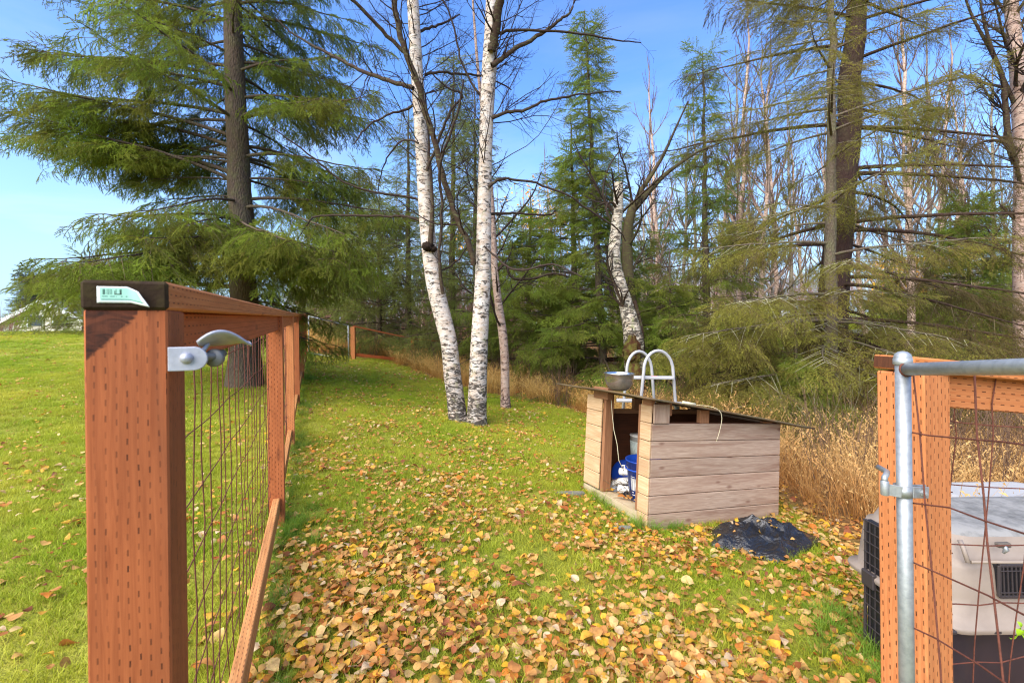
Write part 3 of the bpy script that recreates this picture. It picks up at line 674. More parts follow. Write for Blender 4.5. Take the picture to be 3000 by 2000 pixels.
MB().tube([hc+Vector((-.042, 0, .02)), hc+Vector((-.040, .003, .030)), hc+Vector((-.030, .01, .034)), hc+Vector((-.012, .03, .034)), hc+Vector((.0, .07, .033))], .0062, 12).build('hinge_pin', M['galv'], og)

# ------------------------------------------------------------------ dog house
K0 = P(1899, 1558, 3.36); ah = R(22)
dh = empty('dog_house', K0, 'weathered board dog house with a slanting sheet roof on the lawn', 'dog house')
Rz = Matrix.Rotation(ah, 3, 'Z'); ta_ = math.atan(.088)
Rl = Matrix.Rotation(ta_, 3, 'Y')           # sinks towards the back
Rf = Matrix.Rotation(-.03, 3, 'X')
HM = Rz @ Rf @ Rl
dh.rotation_euler = HM.to_euler()
def HP(x, y, z): return K0 + HM @ Vector((x, y, z))
W, L = .90, 1.36; BH = .134
def hb_(name, p0, p1, w, h, side, mat, **k): return MB().board(p0, p1, w, h, side, k.get('ch', .003)).build(name, mat, dh, local=True)
for k in range(6):
    z = k*BH+BH/2-.01
    hb_('side_board', (.0, .009, z), (L, .009, z-.004), BH-.004, .018, (0, 0, 1), M['siding'], ch=.004)
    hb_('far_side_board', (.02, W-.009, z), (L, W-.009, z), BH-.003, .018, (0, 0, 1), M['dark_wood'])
    hb_('back_board', (L-.009, .02, z), (L-.009, W-.02, z), BH-.003, .018, (0, 0, 1), M['siding'])
for k in range(7):
    z = k*BH+BH/2-.01
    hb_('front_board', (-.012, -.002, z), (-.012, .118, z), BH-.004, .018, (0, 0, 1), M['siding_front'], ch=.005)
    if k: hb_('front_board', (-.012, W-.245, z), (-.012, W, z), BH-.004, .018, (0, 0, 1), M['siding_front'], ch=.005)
nh = MB()
for k in range(6):
    for x_ in (.03, .36, .70, 1.02, L-.03): nh.lathe([(.0001, -.003), (.0035, -.002), (.0038, .001)], (x_+random.uniform(-.004, .004), .002, k*BH+BH*.25+random.uniform(-.006, .006)), 6, (0, -1, 0))
tag(nh.build('nail_heads', M['rust'], dh, local=True), kind='stuff')
hb_('trim_block', (.075, -.008, 6*BH-.008), (.075, -.008, 6*BH+.135), .145, .018, (1, 0, 0), M['siding'])
hb_('skirt_board', (-.008, .12, .045), (-.008, W, .045), .13, .02, (0, 0, 1), M['skirt'])
hb_('floor_board', (.0, W/2+.01, .10), (L-.03, W/2+.01, .10), W-.06, .02, (0, 1, 0), M['skirt'])
for y_, h_t in ((W-.272, .95), (.140, .9)):
    hb_('stud', (.035, y_, .115), (.035, y_, h_t+.02), .085, .038, (1, 0, 0), M['bare_wood'])
hb_('stud', (L-.05, .05, .11), (L-.05, .05, .80), .085, .038, (1, 0, 0), M['bare_wood'])
hb_('stud', (L-.05, W-.05, .11), (L-.05, W-.05, .80), .085, .038, (1, 0, 0), M['bare_wood'])
# inner lining panels, in dark wood
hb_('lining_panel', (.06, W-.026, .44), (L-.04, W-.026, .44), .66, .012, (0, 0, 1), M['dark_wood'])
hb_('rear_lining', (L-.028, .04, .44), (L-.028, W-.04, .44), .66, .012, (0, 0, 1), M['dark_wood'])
def roofz(x): return 1.0 - (x+.16)*.128
roof = MB()
def rfn(a, b):
    x = -.19+1.80*a; y = -.13+1.33*b; return Vector((x, y, roofz(x)+.012*math.sin(b*5+a*3)*.4))
o = MB().grid(rfn, 14, 8).build('roof_sheet', M['grey_wood'], dh, local=True); s_ = o.modifiers.new('t', 'SOLIDIFY'); s_.thickness = .014; s_.offset = -1
o.data.materials.clear(); o.data.materials.append(wood('roof_plywood', S(112, 100, 70), S(78, 68, 50), False, .6))
for y_ in (.03, W-.03):
    for x_, w_ in ((.12, .14), (.52, .09), (1.22, .10)):
        z1 = roofz(x_)-.017; z0 = 6*BH-.012 if x_ > .2 else .85
        hb_('spacer_block', (x_, y_, z0), (x_, y_, z1), w_, .045, (1, 0, 0), M['bare_wood'])
hb_('header', (-.0, .0, .93), (-.0, .10, .93), .10, .04, (0, 0, 1), M['bare_wood'])
hb_('header', (.0, W-.34, .955), (.0, W-.12, .955), .10, .06, (0, 0, 1), M['bare_wood'])
hb_('top_plate', (.05, W-.05, .775), (L-.02, W-.05, .775), .04, .05, (0, 0, 1), M['bare_wood'])
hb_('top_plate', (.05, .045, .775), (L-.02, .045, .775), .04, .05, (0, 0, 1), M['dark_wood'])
# things kept inside
bl = HP(.235, .355, .112)
bk = empty('blue_bucket', bl, 'tall blue plastic bucket inside the dog house doorway', 'bucket')
Hh = .33
MB().lathe([(.001, .004), (.115, .0), (.14, Hh), (.147, Hh), (.147, Hh+.008), (.138, Hh+.008), (.112, .008), (.001, .008)], bl, 30).build('pail', M['blue'], bk)
MB().lathe([(.146, Hh-.07), (.151, Hh-.068), (.151, Hh-.060), (.146, Hh-.058)], bl, 30).build('rim_band', M['blue'], bk)
MB().tube([bl+Vector((.145*math.cos(t)-.02*math.sin(t)*0, .145*math.sin(t), Hh-.03-.0*t)) + Vector((-.05*math.sin(t+.6), 0, .05*math.sin(t))) for t in np.linspace(2.4, 5.2, 12)], .0028, 6).build('handle', M['black'], bk)
# white print on the pail: a block of bars
pm = MB()
for k, (a0, a1, z0, z1) in enumerate([(-2.72, -2.67, .10, .2), (-2.64, -2.61, .10, .2), (-2.58, -2.5, .10, .2), (-2.47, -2.43, .10, .2), (-2.4, -2.36, .10, .2), (-2.7, -2.4, .21, .214), (-2.7, -2.55, .08, .086), (-2.7, -2.45, .06, .066)]):
    rr = lambda z: .1165+.025*z/Hh
    pm.grid(lambda s, t, a0=a0, a1=a1, z0=z0, z1=z1: bl+Vector((math.cos(a0+(a1-a0)*s)*rr(z0+(z1-z0)*t), math.sin(a0+(a1-a0)*s)*rr(z0+(z1-z0)*t), z0+(z1-z0)*t)), 3, 1)
pm.build('print', M['whiteplastic'], bk)
wp = HP(.50, .72, .112); wb = empty('white_pail', wp, 'white pail with a paper label at the back of the dog house', 'pail')
MB().lathe([(.001, 0), (.095, 0), (.10, .46), (.105, .46), (.105, .47), (.001, .47)], wp, 26).build('pail', M['whiteplastic'], wb)
MB().lathe([(.099, .26), (.1005, .26), (.1025, .42), (.101, .42)], wp, 26).build('paper_band', simple('paper_band', S(190, 200, 190), .8, .1, 0, 40, S(110, 120, 120), .5), wb)
bt2 = HP(.34, .745, .07); o = MB().lathe([(.001, 0), (.13, 0), (.135, .02), (.12, .03), (.001, .03)], bt2+Vector((0, 0, .14)), 26, (-.55, -.75, .35)).build('blue_lid', M['blue']); tag(o, 'round blue lid leaning at the left inside the dog house', 'lid'); o.name = 'round_disc'
pv = [('white_hose', [(.30, .50, .30), (.34, .46, .36), (.36, .40, .385), (.34, .35, .34), (.30, .32, .30)], .05, 'fat white plastic hose curled beside the blue bucket'),
      ('white_pipe', [(.12, .44, .30), (.2, .33, .31), (.26, .24, .315)], .026, 'short white pipe with a tap lying across the bucket rim'),
      ('white_elbow', [(.16, .58, .14), (.18, .52, .19), (.22, .44, .215), (.26, .36, .21)], .031, 'bent white pipe lying on twigs in the dog house'),
      ('white_tube', [(.10, .42, .16), (.15, .36, .165), (.22, .30, .165)], .03, 'thick white tube end low beside the blue bucket'),
      ('grey_tube', [(.06, .60, .16), (.11, .54, .13), (.18, .46, .125)], .026, 'grey plastic tube lying by the dog house stud')]
for nm, pts, r, lb in pv:
    w = [HP(q[0], q[1]+.10, q[2]) for q in pts]; rt = empty(nm, w[0], lb, 'pipe')
    MB().tube(w, r, 16, True).build('barrel', M['whiteplastic'] if nm != 'grey_tube' else simple('grey_tube', S(130, 138, 150), .4), rt)
    a_ = (w[0]-w[1]).normalized(); MB().lathe([(r*.4, .004), (r*1.12, .003), (r*1.14, -.03), (r*1.0, -.034)], w[0], 16, a_).build('collar', M['whiteplastic'], rt)
    if nm == 'white_pipe':
        t0 = w[0].lerp(w[1], .3); MB().tube([t0, t0+Vector((0, 0, .05))], .008, 8).build('tap_stem', M['whiteplastic'], rt)
        MB().board(t0+Vector((-.025, 0, .055)), t0+Vector((.025, 0, .055)), .012, .01, (0, 1, 0)).build('tap_handle', M['whiteplastic'], rt)
for k, (x_, y_) in enumerate([(.12, .43), (.18, .36), (.24, .40)]):
    q = HP(x_, y_, .13); rt = empty('pot_fitting', q, ['black ribbed plastic cap nearest the dog house sill', 'black ribbed cap half hidden by the blue bucket', 'black ribbed cap behind the other two in the dog house'][k], 'fitting', 'black caps in the dog house')
    axv = Vector((-.6, -.7, .3)); MB().lathe([(.03, -.02), (.034, 0), (.034, .012), (.028, .012), (.027, -.005), (.001, -.005)], q, 18, axv).build('ring', M['black'], rt)
    sp = MB(); a_ = axv.normalized(); x1 = a_.orthogonal().normalized(); y1 = a_.cross(x1)
    for t in range(4): e = (x1*math.cos(t*math.pi/4)+y1*math.sin(t*math.pi/4))*.028; sp.board(q-e+a_*.008, q+e+a_*.008, .004, .004, a_, .0005)
    sp.build('spokes', M['black'], rt)
tw = MB()
for k in range(90):
    a = random.uniform(0, 6.28); c = Vector((random.uniform(.05, .38), random.uniform(.27, .68), random.uniform(.12, .2))); l = random.uniform(.03, .11)
    e = Vector((math.cos(a)*l, math.sin(a)*l, random.uniform(-.02, .08))); w = [HP(*(c-e)), HP(*(c+Vector((0, 0, .01)))), HP(*(c+e))]
    tw.tube(w, .0018, 4)
tag(tw.build('twig_litter', M['twig_brown']), 'dry twigs and litter on the dog house floor', kind='stuff')
st = MB().tube([HP(.015, W-.33, .93), HP(.012, W-.36, .80), HP(.01, W-.40, .66), HP(.02, W-.44, .55), HP(.03, W-.46, .42), HP(.08, W-.47, .33)], .0028, 6).build('string', M['cord']); tag(st, 'thin string hanging inside the dog house doorway', 'string')
cd = [HP(.34, -.05, roofz(.34)+.006), HP(.42, -.08, roofz(.42)+.016), HP(.50, -.12, roofz(.5)+.01), HP(.535, -.14, .87), HP(.535, -.142, .83), HP(.52, -.14, .76), HP(.49, -.14, .68), HP(.455, -.14, .61)]
def smooth_cord(p):
    out = []
    for i in range(0, len(p)-3, 3):
        a, b, c, d = p[i:i+4]
        for k in range(9):
            t = k/3.0; out.append(a*(-(t-1)*(t-2)*(t-3)/6)+b*(t*(t-2)*(t-3)/2)+c*(-t*(t-1)*(t-3)/2)+d*(t*(t-1)*(t-2)/6))
    return out+[p[3*((len(p)-1)//3)]]
cr_ = empty('cord_toggle', cd[0], 'pale cord with a toggle lying over the dog house roof edge', 'cord')
MB().tube(smooth_cord(cd), .0019, 6).build('cord', M['cord'], cr_); MB().tube([HP(.26, -.02, roofz(.26)+.012), HP(.36, -.05, roofz(.36)+.012)], .011, 10).build('toggle', M['cord'], cr_)
# steel bowl on the roof
bw = P(1813, 1134, 3.83); bw.z = HP(-.06, .42, roofz(-.06)+.006).z
bo = empty('steel_bowl', bw, 'dented stainless mixing bowl sitting on the dog house roof', 'bowl')
prf = [(.001, .0), (.05, .001), (.085, .018), (.108, .055), (.118, .1), (.121, .140), (.129, .143), (.130, .147), (.121, .148), (.1165, .140), (.113, .1), (.103, .057), (.08, .022), (.001, .005)]
ob = MB().lathe(prf, bw, 40, (.03, .0, 1)).build('basin', M['steel'], bo)

# ------------------------------------------------------------------ ladder behind the dog house
YL = 4.9
ldr = empty('pool_ladder', P(1870, 1340, YL), 'white metal A-frame step ladder with two arched rails behind the dog house', 'ladder')
def arch(px0, px1, ytop, xt, ybot, Y, dY):
    a, b = P(px0, ybot, Y), P(px1, ybot, Y+dY); t = P(xt, ytop, Y+dY/2)
    pts = [a]; w = (P(px1-18, ytop+60, Y+dY)-P(px0+24, ytop+60, Y))/2; c = (P(px1-18, ytop+60, Y+dY)+P(px0+24, ytop+60, Y))/2
    hgt = t.z-c.z
    for k in range(13):
        f = math.pi*(1-k/12); pts.append(c + w*math.cos(f) + Vector((0, 0, hgt*math.sin(f))))
    pts.append(b); return pts
pipe('rail', arch(1812, 1928, 1029, 1868, 1330, YL+.25, .1), .0165, M['alu'], ldr, 14)
pipe('rail', arch(1862, 1990, 1027, 1928, 1330, YL-.1, .1), .0165, M['alu'], ldr, 14)
for (x0, x1, y, dY) in ((1840, 1972, 1105, 0), (1806, 1874, 1172, .15), (1955, 1998, 1182, 0), (1815, 1995, 1245, .1)):
    a, b = P(x0, y, YL+dY), P(x1, y+1, YL+dY-.05)
    MB().board(a, b, .10, .03, (0, 1, 0), .006).build('step', M['alu'], ldr)
MB().board(P(1908, 1103, YL-.06), P(1926, 1103, YL-.06), .016, .004, (0, 0, 1)).build('sticker', simple('pink_sticker', S(206, 140, 140)), ldr)
for x_, y0, y1 in ((1869, 1180, 1215), (2005-20, 1190, 1215)): pipe('ferrule', [P(x_, y0, YL-.08), P(x_-1, y1, YL-.08)], .022, M['alu'], ldr, 12)

# ------------------------------------------------------------------ black bag and stones
bag_c = P(2245, 1560, 3.30)
def bagf(a, b):
    th = a*2*math.pi; r = b
    ex = .36*(1+.16*math.sin(2*th+1)+.10*math.sin(5*th+2)+.07*math.sin(9*th)); ey = .33*(1+.14*math.sin(3*th)+.08*math.sin(7*th+1))
    x = bag_c.x + ex*r*math.cos(th)*1.0 + .08*r*math.sin(th); y = bag_c.y + .04 + ey*r*math.sin(th) + .02*math.cos(th)*r
    rim = max(0, 1-r)**.55
    fold = .034*(1-abs(math.sin(x*12+y*8+1.6*math.sin(y*9))))**2.2+.030*(1-abs(math.sin(x*7-y*15+1.4*math.sin(x*8+1))))**2.2+.012*(1-abs(math.sin(x*24-y*19)))**2-.012
    dip = -.045*math.exp(-((x-bag_c.x-.02)**2+(y-bag_c.y-.09)**2)/.012)
    z = Hf(x, y)+.008 + rim*(.115+.04*math.sin(x*7+1)*math.cos(y*9)+fold*1.2+dip*.8) + .012*(1-r)
    return Vector((x, y, z))
bag_mb = MB().grid(bagf, 130, 40); BAGV = np.array([tuple(q) for q in bag_mb.v])
tag(bag_mb.build('plastic_bag', M['bag']), 'crumpled black plastic bag on leaves at the corner of the dog house', 'bag')
for nm, (px, py, Y), sc, lb in (('flat_stone', (1668, 1467, 3.95), (.13, .035), 'flat grey stone in grass left of the dog house'), ('flat_stone', (1822, 1568, 3.28), (.07, .03), 'small slate stone near the dog house front corner')):
    c = P(px, py, Y); c.z = Hf(c.x, c.y)+.016
    pr = [(math.cos(t)*sc[0]*(1+.15*math.sin(3*t)), math.sin(t)*sc[1]*(1+.2*math.sin(2*t+1))) for t in np.linspace(0, 6.28, 11)[:-1]]
    mb = MB(); top = [c+Vector((x, y, .012)) for x, y in pr]; mid = [c+Vector((x*1.06, y*1.08, 0)) for x, y in pr]; bot = [c+Vector((x, y, -.03)) for x, y in pr]
    mb.face(top)
    for i in range(10): j = (i+1) % 10; mb.face([mid[i], mid[j], top[j], top[i]]); mb.face([bot[i], bot[j], mid[j], mid[i]])
    tag(mb.build(nm, M['stone']), lb, 'stone')

# ------------------------------------------------------------------ pet carrier and tote by the right fence
cx0, cx1, cy0, cy1 = 1.625, 2.62, 1.71, 2.24; zl_ = .055
ccx, ccy = (cx0+cx1)/2, (cy0+cy1)/2; zg = Hf(ccx, ccy)
pcr = empty('pet_carrier', (cx0, cy0, zg), 'large taupe and black plastic dog crate behind the right fence post', 'pet carrier')
def rrect(hx, hy, rad, n=5):
    pts = []
    for (sx_, sy_, a0) in ((1, 1, 0), (-1, 1, 90), (-1, -1, 180), (1, -1, 270)):
        for k in range(n+1):
            a = R(a0+90*k/n); pts.append((sx_*(hx-rad)+rad*math.cos(a), sy_*(hy-rad)+rad*math.sin(a)))
    return pts
def loft(secs):
    mb = MB(); rings = []
    for hx, hy, rad, z in secs: rings.append([Vector((ccx+x, ccy+y, z)) for x, y in rrect(hx, hy, rad)])
    for a, b in zip(rings, rings[1:]):
        for i in range(len(a)): j = (i+1) % len(a); mb.face([a[i], a[j], b[j], b[i]], None, True)
    return mb, rings
hx, hy = (cx1-cx0)/2, (cy1-cy0)/2
mb, rg = loft([(hx-.085, hy-.07, .05, zg-.0), (hx-.06, hy-.05, .06, zg+.08), (hx-.025, hy-.02, .07, zl_-.02), (hx-.02, hy-.018, .07, zl_)])
mb.face(rg[0][::-1]); mb.face(rg[-1]); mb.build('lower_shell', M['carrier_base'], pcr)
mb, rg = loft([(hx+.012, hy+.012, .08, zl_-.022), (hx+.016, hy+.016, .08, zl_-.010), (hx+.014, hy+.014, .08, zl_), (hx-.012, hy-.012, .08, zl_+.012), (hx-.018, hy-.016, .09, zl_+.10), (hx-.030, hy-.024, .09, zl_+.20),
               (hx-.034, hy-.034, .09, zl_+.225), (hx-.05, hy-.042, .1, zl_+.23), (hx-.07, hy-.055, .1, zl_+.275), (hx-.085, hy-.07, .1, zl_+.305)])
mb.build('upper_shell', M['taupe'], pcr)
mb, rg2 = loft([(hx-.084, hy-.069, .1, zl_+.302), (hx-.10, hy-.085, .1, zl_+.318), (hx-.14, hy-.13, .1, zl_+.326), (hx-.2, hy-.19, .06, zl_+.325)])
mb.face(rg2[-1]); mb.build('roof_panel', M['taupe_top'], pcr)
for x_ in (cx0+.09, cx1-.12):      # raised ribs on the near side
    MB().tube([(x_, cy0+.012, zl_+.235), (x_+.005, cy0+.035, zl_+.28), (x_+.012, cy0+.055, zl_+.30)], .008, 8).build('rib', M['taupe'], pcr)
MB().tube([(cx0+.10, cy0+.012, zl_+.238), (cx0+.5, cy0+.010, zl_+.233), (cx1-.12, cy0+.012, zl_+.238)], .006, 8).build('rib', M['taupe'], pcr)
# side window grille
wx0, wx1, wz0, wz1 = P(2925, 1700, 1.72).x, P(3060, 1700, 1.72).x, P(2900, 1746, 1.72).z, P(2900, 1655, 1.72).z
MB().box(((wx0+wx1)/2, cy0+.03, (wz0+wz1)/2), (wx1-wx0, .03, wz1-wz0), .004).build('window_recess', M['black'], pcr)
gr = bpy.data.objects.new('side_grille', None); COL.objects.link(gr); gr.parent = pcr
for z_ in (wz0, wz1): MB().board((wx0, cy0+.007, z_), (wx1, cy0+.007, z_), .012, .01, (0, 0, 1)).build('frame_bar', M['grate'], gr)
for x_ in (wx0, wx1): MB().board((x_, cy0+.007, wz0), (x_, cy0+.007, wz1), .012, .01, (1, 0, 0)).build('frame_bar', M['grate'], gr)
for k in range(1, 11): x_ = wx0+(wx1-wx0)*k/11; MB().board((x_, cy0+.004, wz0), (x_-.004, cy0+.004, wz1), .005, .005, (1, 0, 0), .0008).build('bar', M['grate'], gr)
for z_ in (wz0+.018, wz1-.018): MB().board((wx0, cy0+.001, z_), (wx1, cy0+.001, z_), .004, .004, (0, 0, 1), .0008).build('bar', M['grate'], gr)
lq = P(2950, 1600, 1.70); lq.y = cy0+.004
MB().box(lq, (.05, .02, .018), .004).build('shell_clip', simple('stained_clip', S(104, 96, 86), .7, .2, 0, 50, S(50, 44, 40), .8), pcr)
MB().tube([lq, lq+Vector((.004, -.008, -.016)), lq+Vector((-.004, -.004, -.03))], [.010, .009, .004], 8).build('shell_clip', M['galv'], pcr)
for px in (2790, 2920): 
    q = P(px, 1820, 1.70); MB().box((q.x, cy0-.006, zl_-.012), (.03, .02, .014), .003).build('flange_clip', M['grate'], pcr)
# front door on the left end, seen edge on: frame and grid
dx = cx0+.0; dr = bpy.data.objects.new('crate_door', None); COL.objects.link(dr); dr.parent = pcr
MB().board((dx+.015, ccy, zg+.07), (dx+.02, ccy, zl_+.24), .27, .02, (0, 1, 0), .003).build('door_opening', M['black'], dr)
for yy in (ccy-.135, ccy+.135): MB().board((dx-.006, yy, zg+.06), (dx+.006, yy, zl_+.24), .012, .012, (0, 1, 0)).build('frame_bar', M['grate'], dr)
for k in range(13): 
    z_ = zg+.06+(zl_+.24-zg-.06)*k/12; MB().board((dx-.006, ccy-.135, z_), (dx-.006, ccy+.135, z_), .005, .005, (0, 0, 1), .001).build('bar', M['grate'], dr)
for k in range(1, 9): yy = ccy-.135+.27*k/9; MB().board((dx-.006, yy, zg+.06), (dx+.0, yy, zl_+.24), .005, .005, (0, 1, 0), .001).build('bar', M['grate'], dr)
MB().box((dx-.012, ccy+.10, zl_-.02), (.02, .07, .07), .004).build('door_latch', M['grate'], dr)
# frosted lid/tote behind the crate
tq = P(2890, 1520, 2.75)
tt = empty('storage_tote', (tq.x, tq.y, Hf(tq.x, tq.y)), 'frosted white plastic tote behind the dog crate at the right edge', 'storage tote')
tz = P(2900, 1412, 3.25).z; ccx_, ccy_ = tq.x+.42, tq.y+.3; sv = (ccx, ccy); ccx, ccy = ccx_, ccy_
mb, rg = loft([(.38, .24, .05, Hf(ccx, ccy)), (.42, .28, .06, tz-.16), (.44, .30, .06, tz-.155), (.44, .30, .06, tz-.14)]); mb.build('bin', M['tote'], tt)
mb, rg = loft([(.455, .315, .06, tz-.15), (.455, .315, .06, tz-.12), (.41, .27, .07, tz-.02), (.33, .2, .07, tz)]); mb.face(rg[-1]); mb.build('lid', M['tote'], tt)
ccx, ccy = sv
# ------------------------------------------------------------------ vegetation tools
def tubes_np(polys, sides_fn):
    """polys: list of (pts (n,3), radii (n)) -> verts, quads, rad"""
    V = []; Q = []; RD = []; nv = 0
    for pts, rad in polys:
        n = len(pts); k = sides_fn(rad[0]); t = np.gradient(pts, axis=0); t /= np.linalg.norm(t, axis=1, keepdims=True)+1e-9
        ref = np.array([.31, .17, .93]) if abs(t[0, 2]) < .85 else np.array([.93, .31, .17])
        a = np.cross(t, ref); a /= np.linalg.norm(a, axis=1, keepdims=True)+1e-9; b = np.cross(t, a)
        th = np.arange(k)*2*np.pi/k
        ring = pts[:, None, :]+(a[:, None, :]*np.cos(th)[None, :, None]+b[:, None, :]*np.sin(th)[None, :, None])*rad[:, None, None]
        V.append(ring.reshape(-1, 3)); RD.append(np.repeat(rad, k))
        i = np.arange(n-1)[:, None]*k; j = np.arange(k)[None, :]; j2 = (j+1) % k
        Q.append(np.stack([nv+i+j, nv+i+j2, nv+i+k+j2, nv+i+k+j], -1).reshape(-1, 4)); nv += n*k
    return np.concatenate(V), np.concatenate(Q), np.concatenate(RD)
def tube_obj(name, polys, mat, parent=None, origin=(0, 0, 0), sides=lambda r: 12 if r > .06 else 8 if r > .02 else 5 if r > .008 else 3):
    v, q, rd = tubes_np(polys, sides); v = v-np.array(origin)
    return link(name, mesh_np(name, v, quads=q, attrs={'rad': rd.astype(np.float32)}, smooth=True), mat, parent)
def smooth_path(pts, rad, per=5):
    """Catmull-Rom through the given points"""
    p = np.array([list(q) for q in pts], float); r = np.array(rad, float); P_ = np.vstack([2*p[0]-p[1], p, 2*p[-1]-p[-2]]); out = []; ro = []
    for i in range(len(p)-1):
        a, b, c, d = P_[i:i+4]
        for k in range(per):
            t = k/per; out.append(.5*((2*b)+(-a+c)*t+(2*a-5*b+4*c-d)*t*t+(-a+3*b-3*c+d)*t**3)); ro.append(r[i]+(r[i+1]-r[i])*t)
    out.append(p[-1]); ro.append(r[-1]); return np.array(out), np.array(ro)
def unit(v): return v/(np.linalg.norm(v)+1e-9)
def grow(rg, p, d, L, r, lvl, spec, out):
    """recursive twigs; spec[lvl] = (child count per metre, angle, length ratio, wander, upward pull)"""
    cnt, ang, ratio, wan, up = spec[min(lvl, len(spec)-1)]
    n = max(3, int(L/ (.22 if lvl < 2 else .11))); n = min(n, 14)
    pts = [np.array(p, float)]; d = unit(np.array(d, float)); dirs = []
    for i in range(n):
        d = unit(d+rg.normal(0, wan, 3)+np.array([0, 0, up/n*3])); pts.append(pts[-1]+d*L/n); dirs.append(d)
    pts = np.array(pts); rad = r*(1-np.linspace(0, 1, n+1)*.72); rad = np.maximum(rad, .0016)
    out.append((pts, rad))
    if lvl+1 >= len(spec): return
    children(rg, pts, rad, L, lvl, spec, out)
def children(rg, pts, rad, L, lvl, spec, out, t0=.18):
    cnt, ang, ratio, wan, up = spec[min(lvl, len(spec)-1)]; n = len(pts)-1
    m = rg.poisson(cnt*L*(1-t0))+1 if lvl else max(1, int(cnt*L*(1-t0)))
    for _ in range(m):
        t = t0+(1-t0)*rg.random(); i = min(int(t*n), n-1); f = t*n-i; q = pts[i]*(1-f)+pts[i+1]*f; dd = unit(pts[i+1]-pts[i])
        side = unit(np.cross(dd, rg.normal(0, 1, 3))); a = ang*(.7+.6*rg.random()); nd = dd*math.cos(a)+side*math.sin(a)
        cl = L*ratio*(1-.55*t)*(.6+.7*rg.random()); grow(rg, q, nd, cl, max(.0018, rad[i]*.55), lvl+1, spec, out)

# needle sprays: a flat twig with side twigs covered in needles
def spray(seed, L=.42, spacing=.034, nl=.016, nw=.0026, step=.0065, hang=.12, bare=0.0, curl=0.0, ratio=.5):
    rg = np.random.default_rng(seed); V = []; T = []; t_ = []; w_ = []
    twigs = []
    n = 6; x = np.linspace(0, L, n+1); ax = np.stack([x, .02*np.sin(x*9+seed), -hang*.4*(x/L)**2*L], 1); twigs.append((ax, .004))
    s = 1; q = .03
    while q < L*.97:
        f = q/L; i = min(int(f*n), n-1); b = ax[i]+(ax[i+1]-ax[i])*(f*n-i); l = (L-q)*ratio+.045*(1+rg.random()*.6); a = R(rg.uniform(38, 60))
        dr = np.array([math.cos(a), s*math.sin(a), rg.uniform(-.15, .1)]); m = 4; k = np.linspace(0, 1, m+1)[:, None]
        pts = b+dr*l*k+np.array([.3*l, 0, -hang*l*2])*k*k; twigs.append((pts, .0022))
        if l > .12:
            for _ in range(int(l/.05)):
                f2 = rg.uniform(.2, .8); b2 = b+dr*l*f2+np.array([.3*l, 0, -hang*l*2])*f2*f2; a2 = a*.5*s+rg.choice([-1, 1])*R(42); l2 = l*(1-f2)*.6+.02
                d2 = np.array([math.cos(a2), math.sin(a2), rg.uniform(-.2, .05)-hang]); twigs.append((b2+d2*l2*np.linspace(0, 1, 3)[:, None], .0016))
        s = -s; q += spacing*(.8+.5*rg.random())
    for pts, r in twigs:
        # core
        n0 = len(V); 
        for p in pts: V += [p+np.array([0, 0, r]), p-np.array([0, r, r*.3])]; t_ += [0, 0]; w_ += [1, 1]
        for i in range(len(pts)-1): a = n0+2*i; T += [(a, a+1, a+3), (a, a+3, a+2)]
        seg = np.linalg.norm(np.diff(pts, axis=0), axis=1); Ls = seg.sum(); m = int(Ls/step); cum = np.concatenate([[0], np.cumsum(seg)])
        for j in range(m):
            f = (j+rg.random())/m
            if rg.random() < bare and f < .75: continue
            sdist = f*Ls; i = min(np.searchsorted(cum, sdist, 'right')-1, len(pts)-2); u_ = (sdist-cum[i])/seg[i]; p = pts[i]*(1-u_)+pts[i+1]*u_; d = unit(pts[i+1]-pts[i])
            for _ in range(2):
                sd = unit(np.cross(d, rg.normal(0, 1, 3))); 
                if sd[2] < -.5: sd[2] *= -.5
                nd = unit(d*.75+sd*.8); tip = p+nd*nl*(.8+.4*rg.random()); wd = unit(np.cross(nd, rg.normal(0, 1, 3)))*nw/2
                k = len(V); V += [p-wd, p+wd, tip]; tt = .25+.6*(p[0]/L); t_ += [tt*.6, tt*.6, min(1, tt+.25)]; w_ += [0, 0, 0]; T.append((k, k+1, k+2))
    return mesh_np('spray', np.array(V), tris=T, attrs={'t': np.array(t_, np.float32), 'w': np.array(w_, np.float32)})
PROTO = {}
def protos(key, meshes, mat):
    os_ = []
    for me in meshes:
        me.materials.append(mat); os_.append(bpy.data.objects.new('proto_'+key, me))
    PROTO[key] = os_
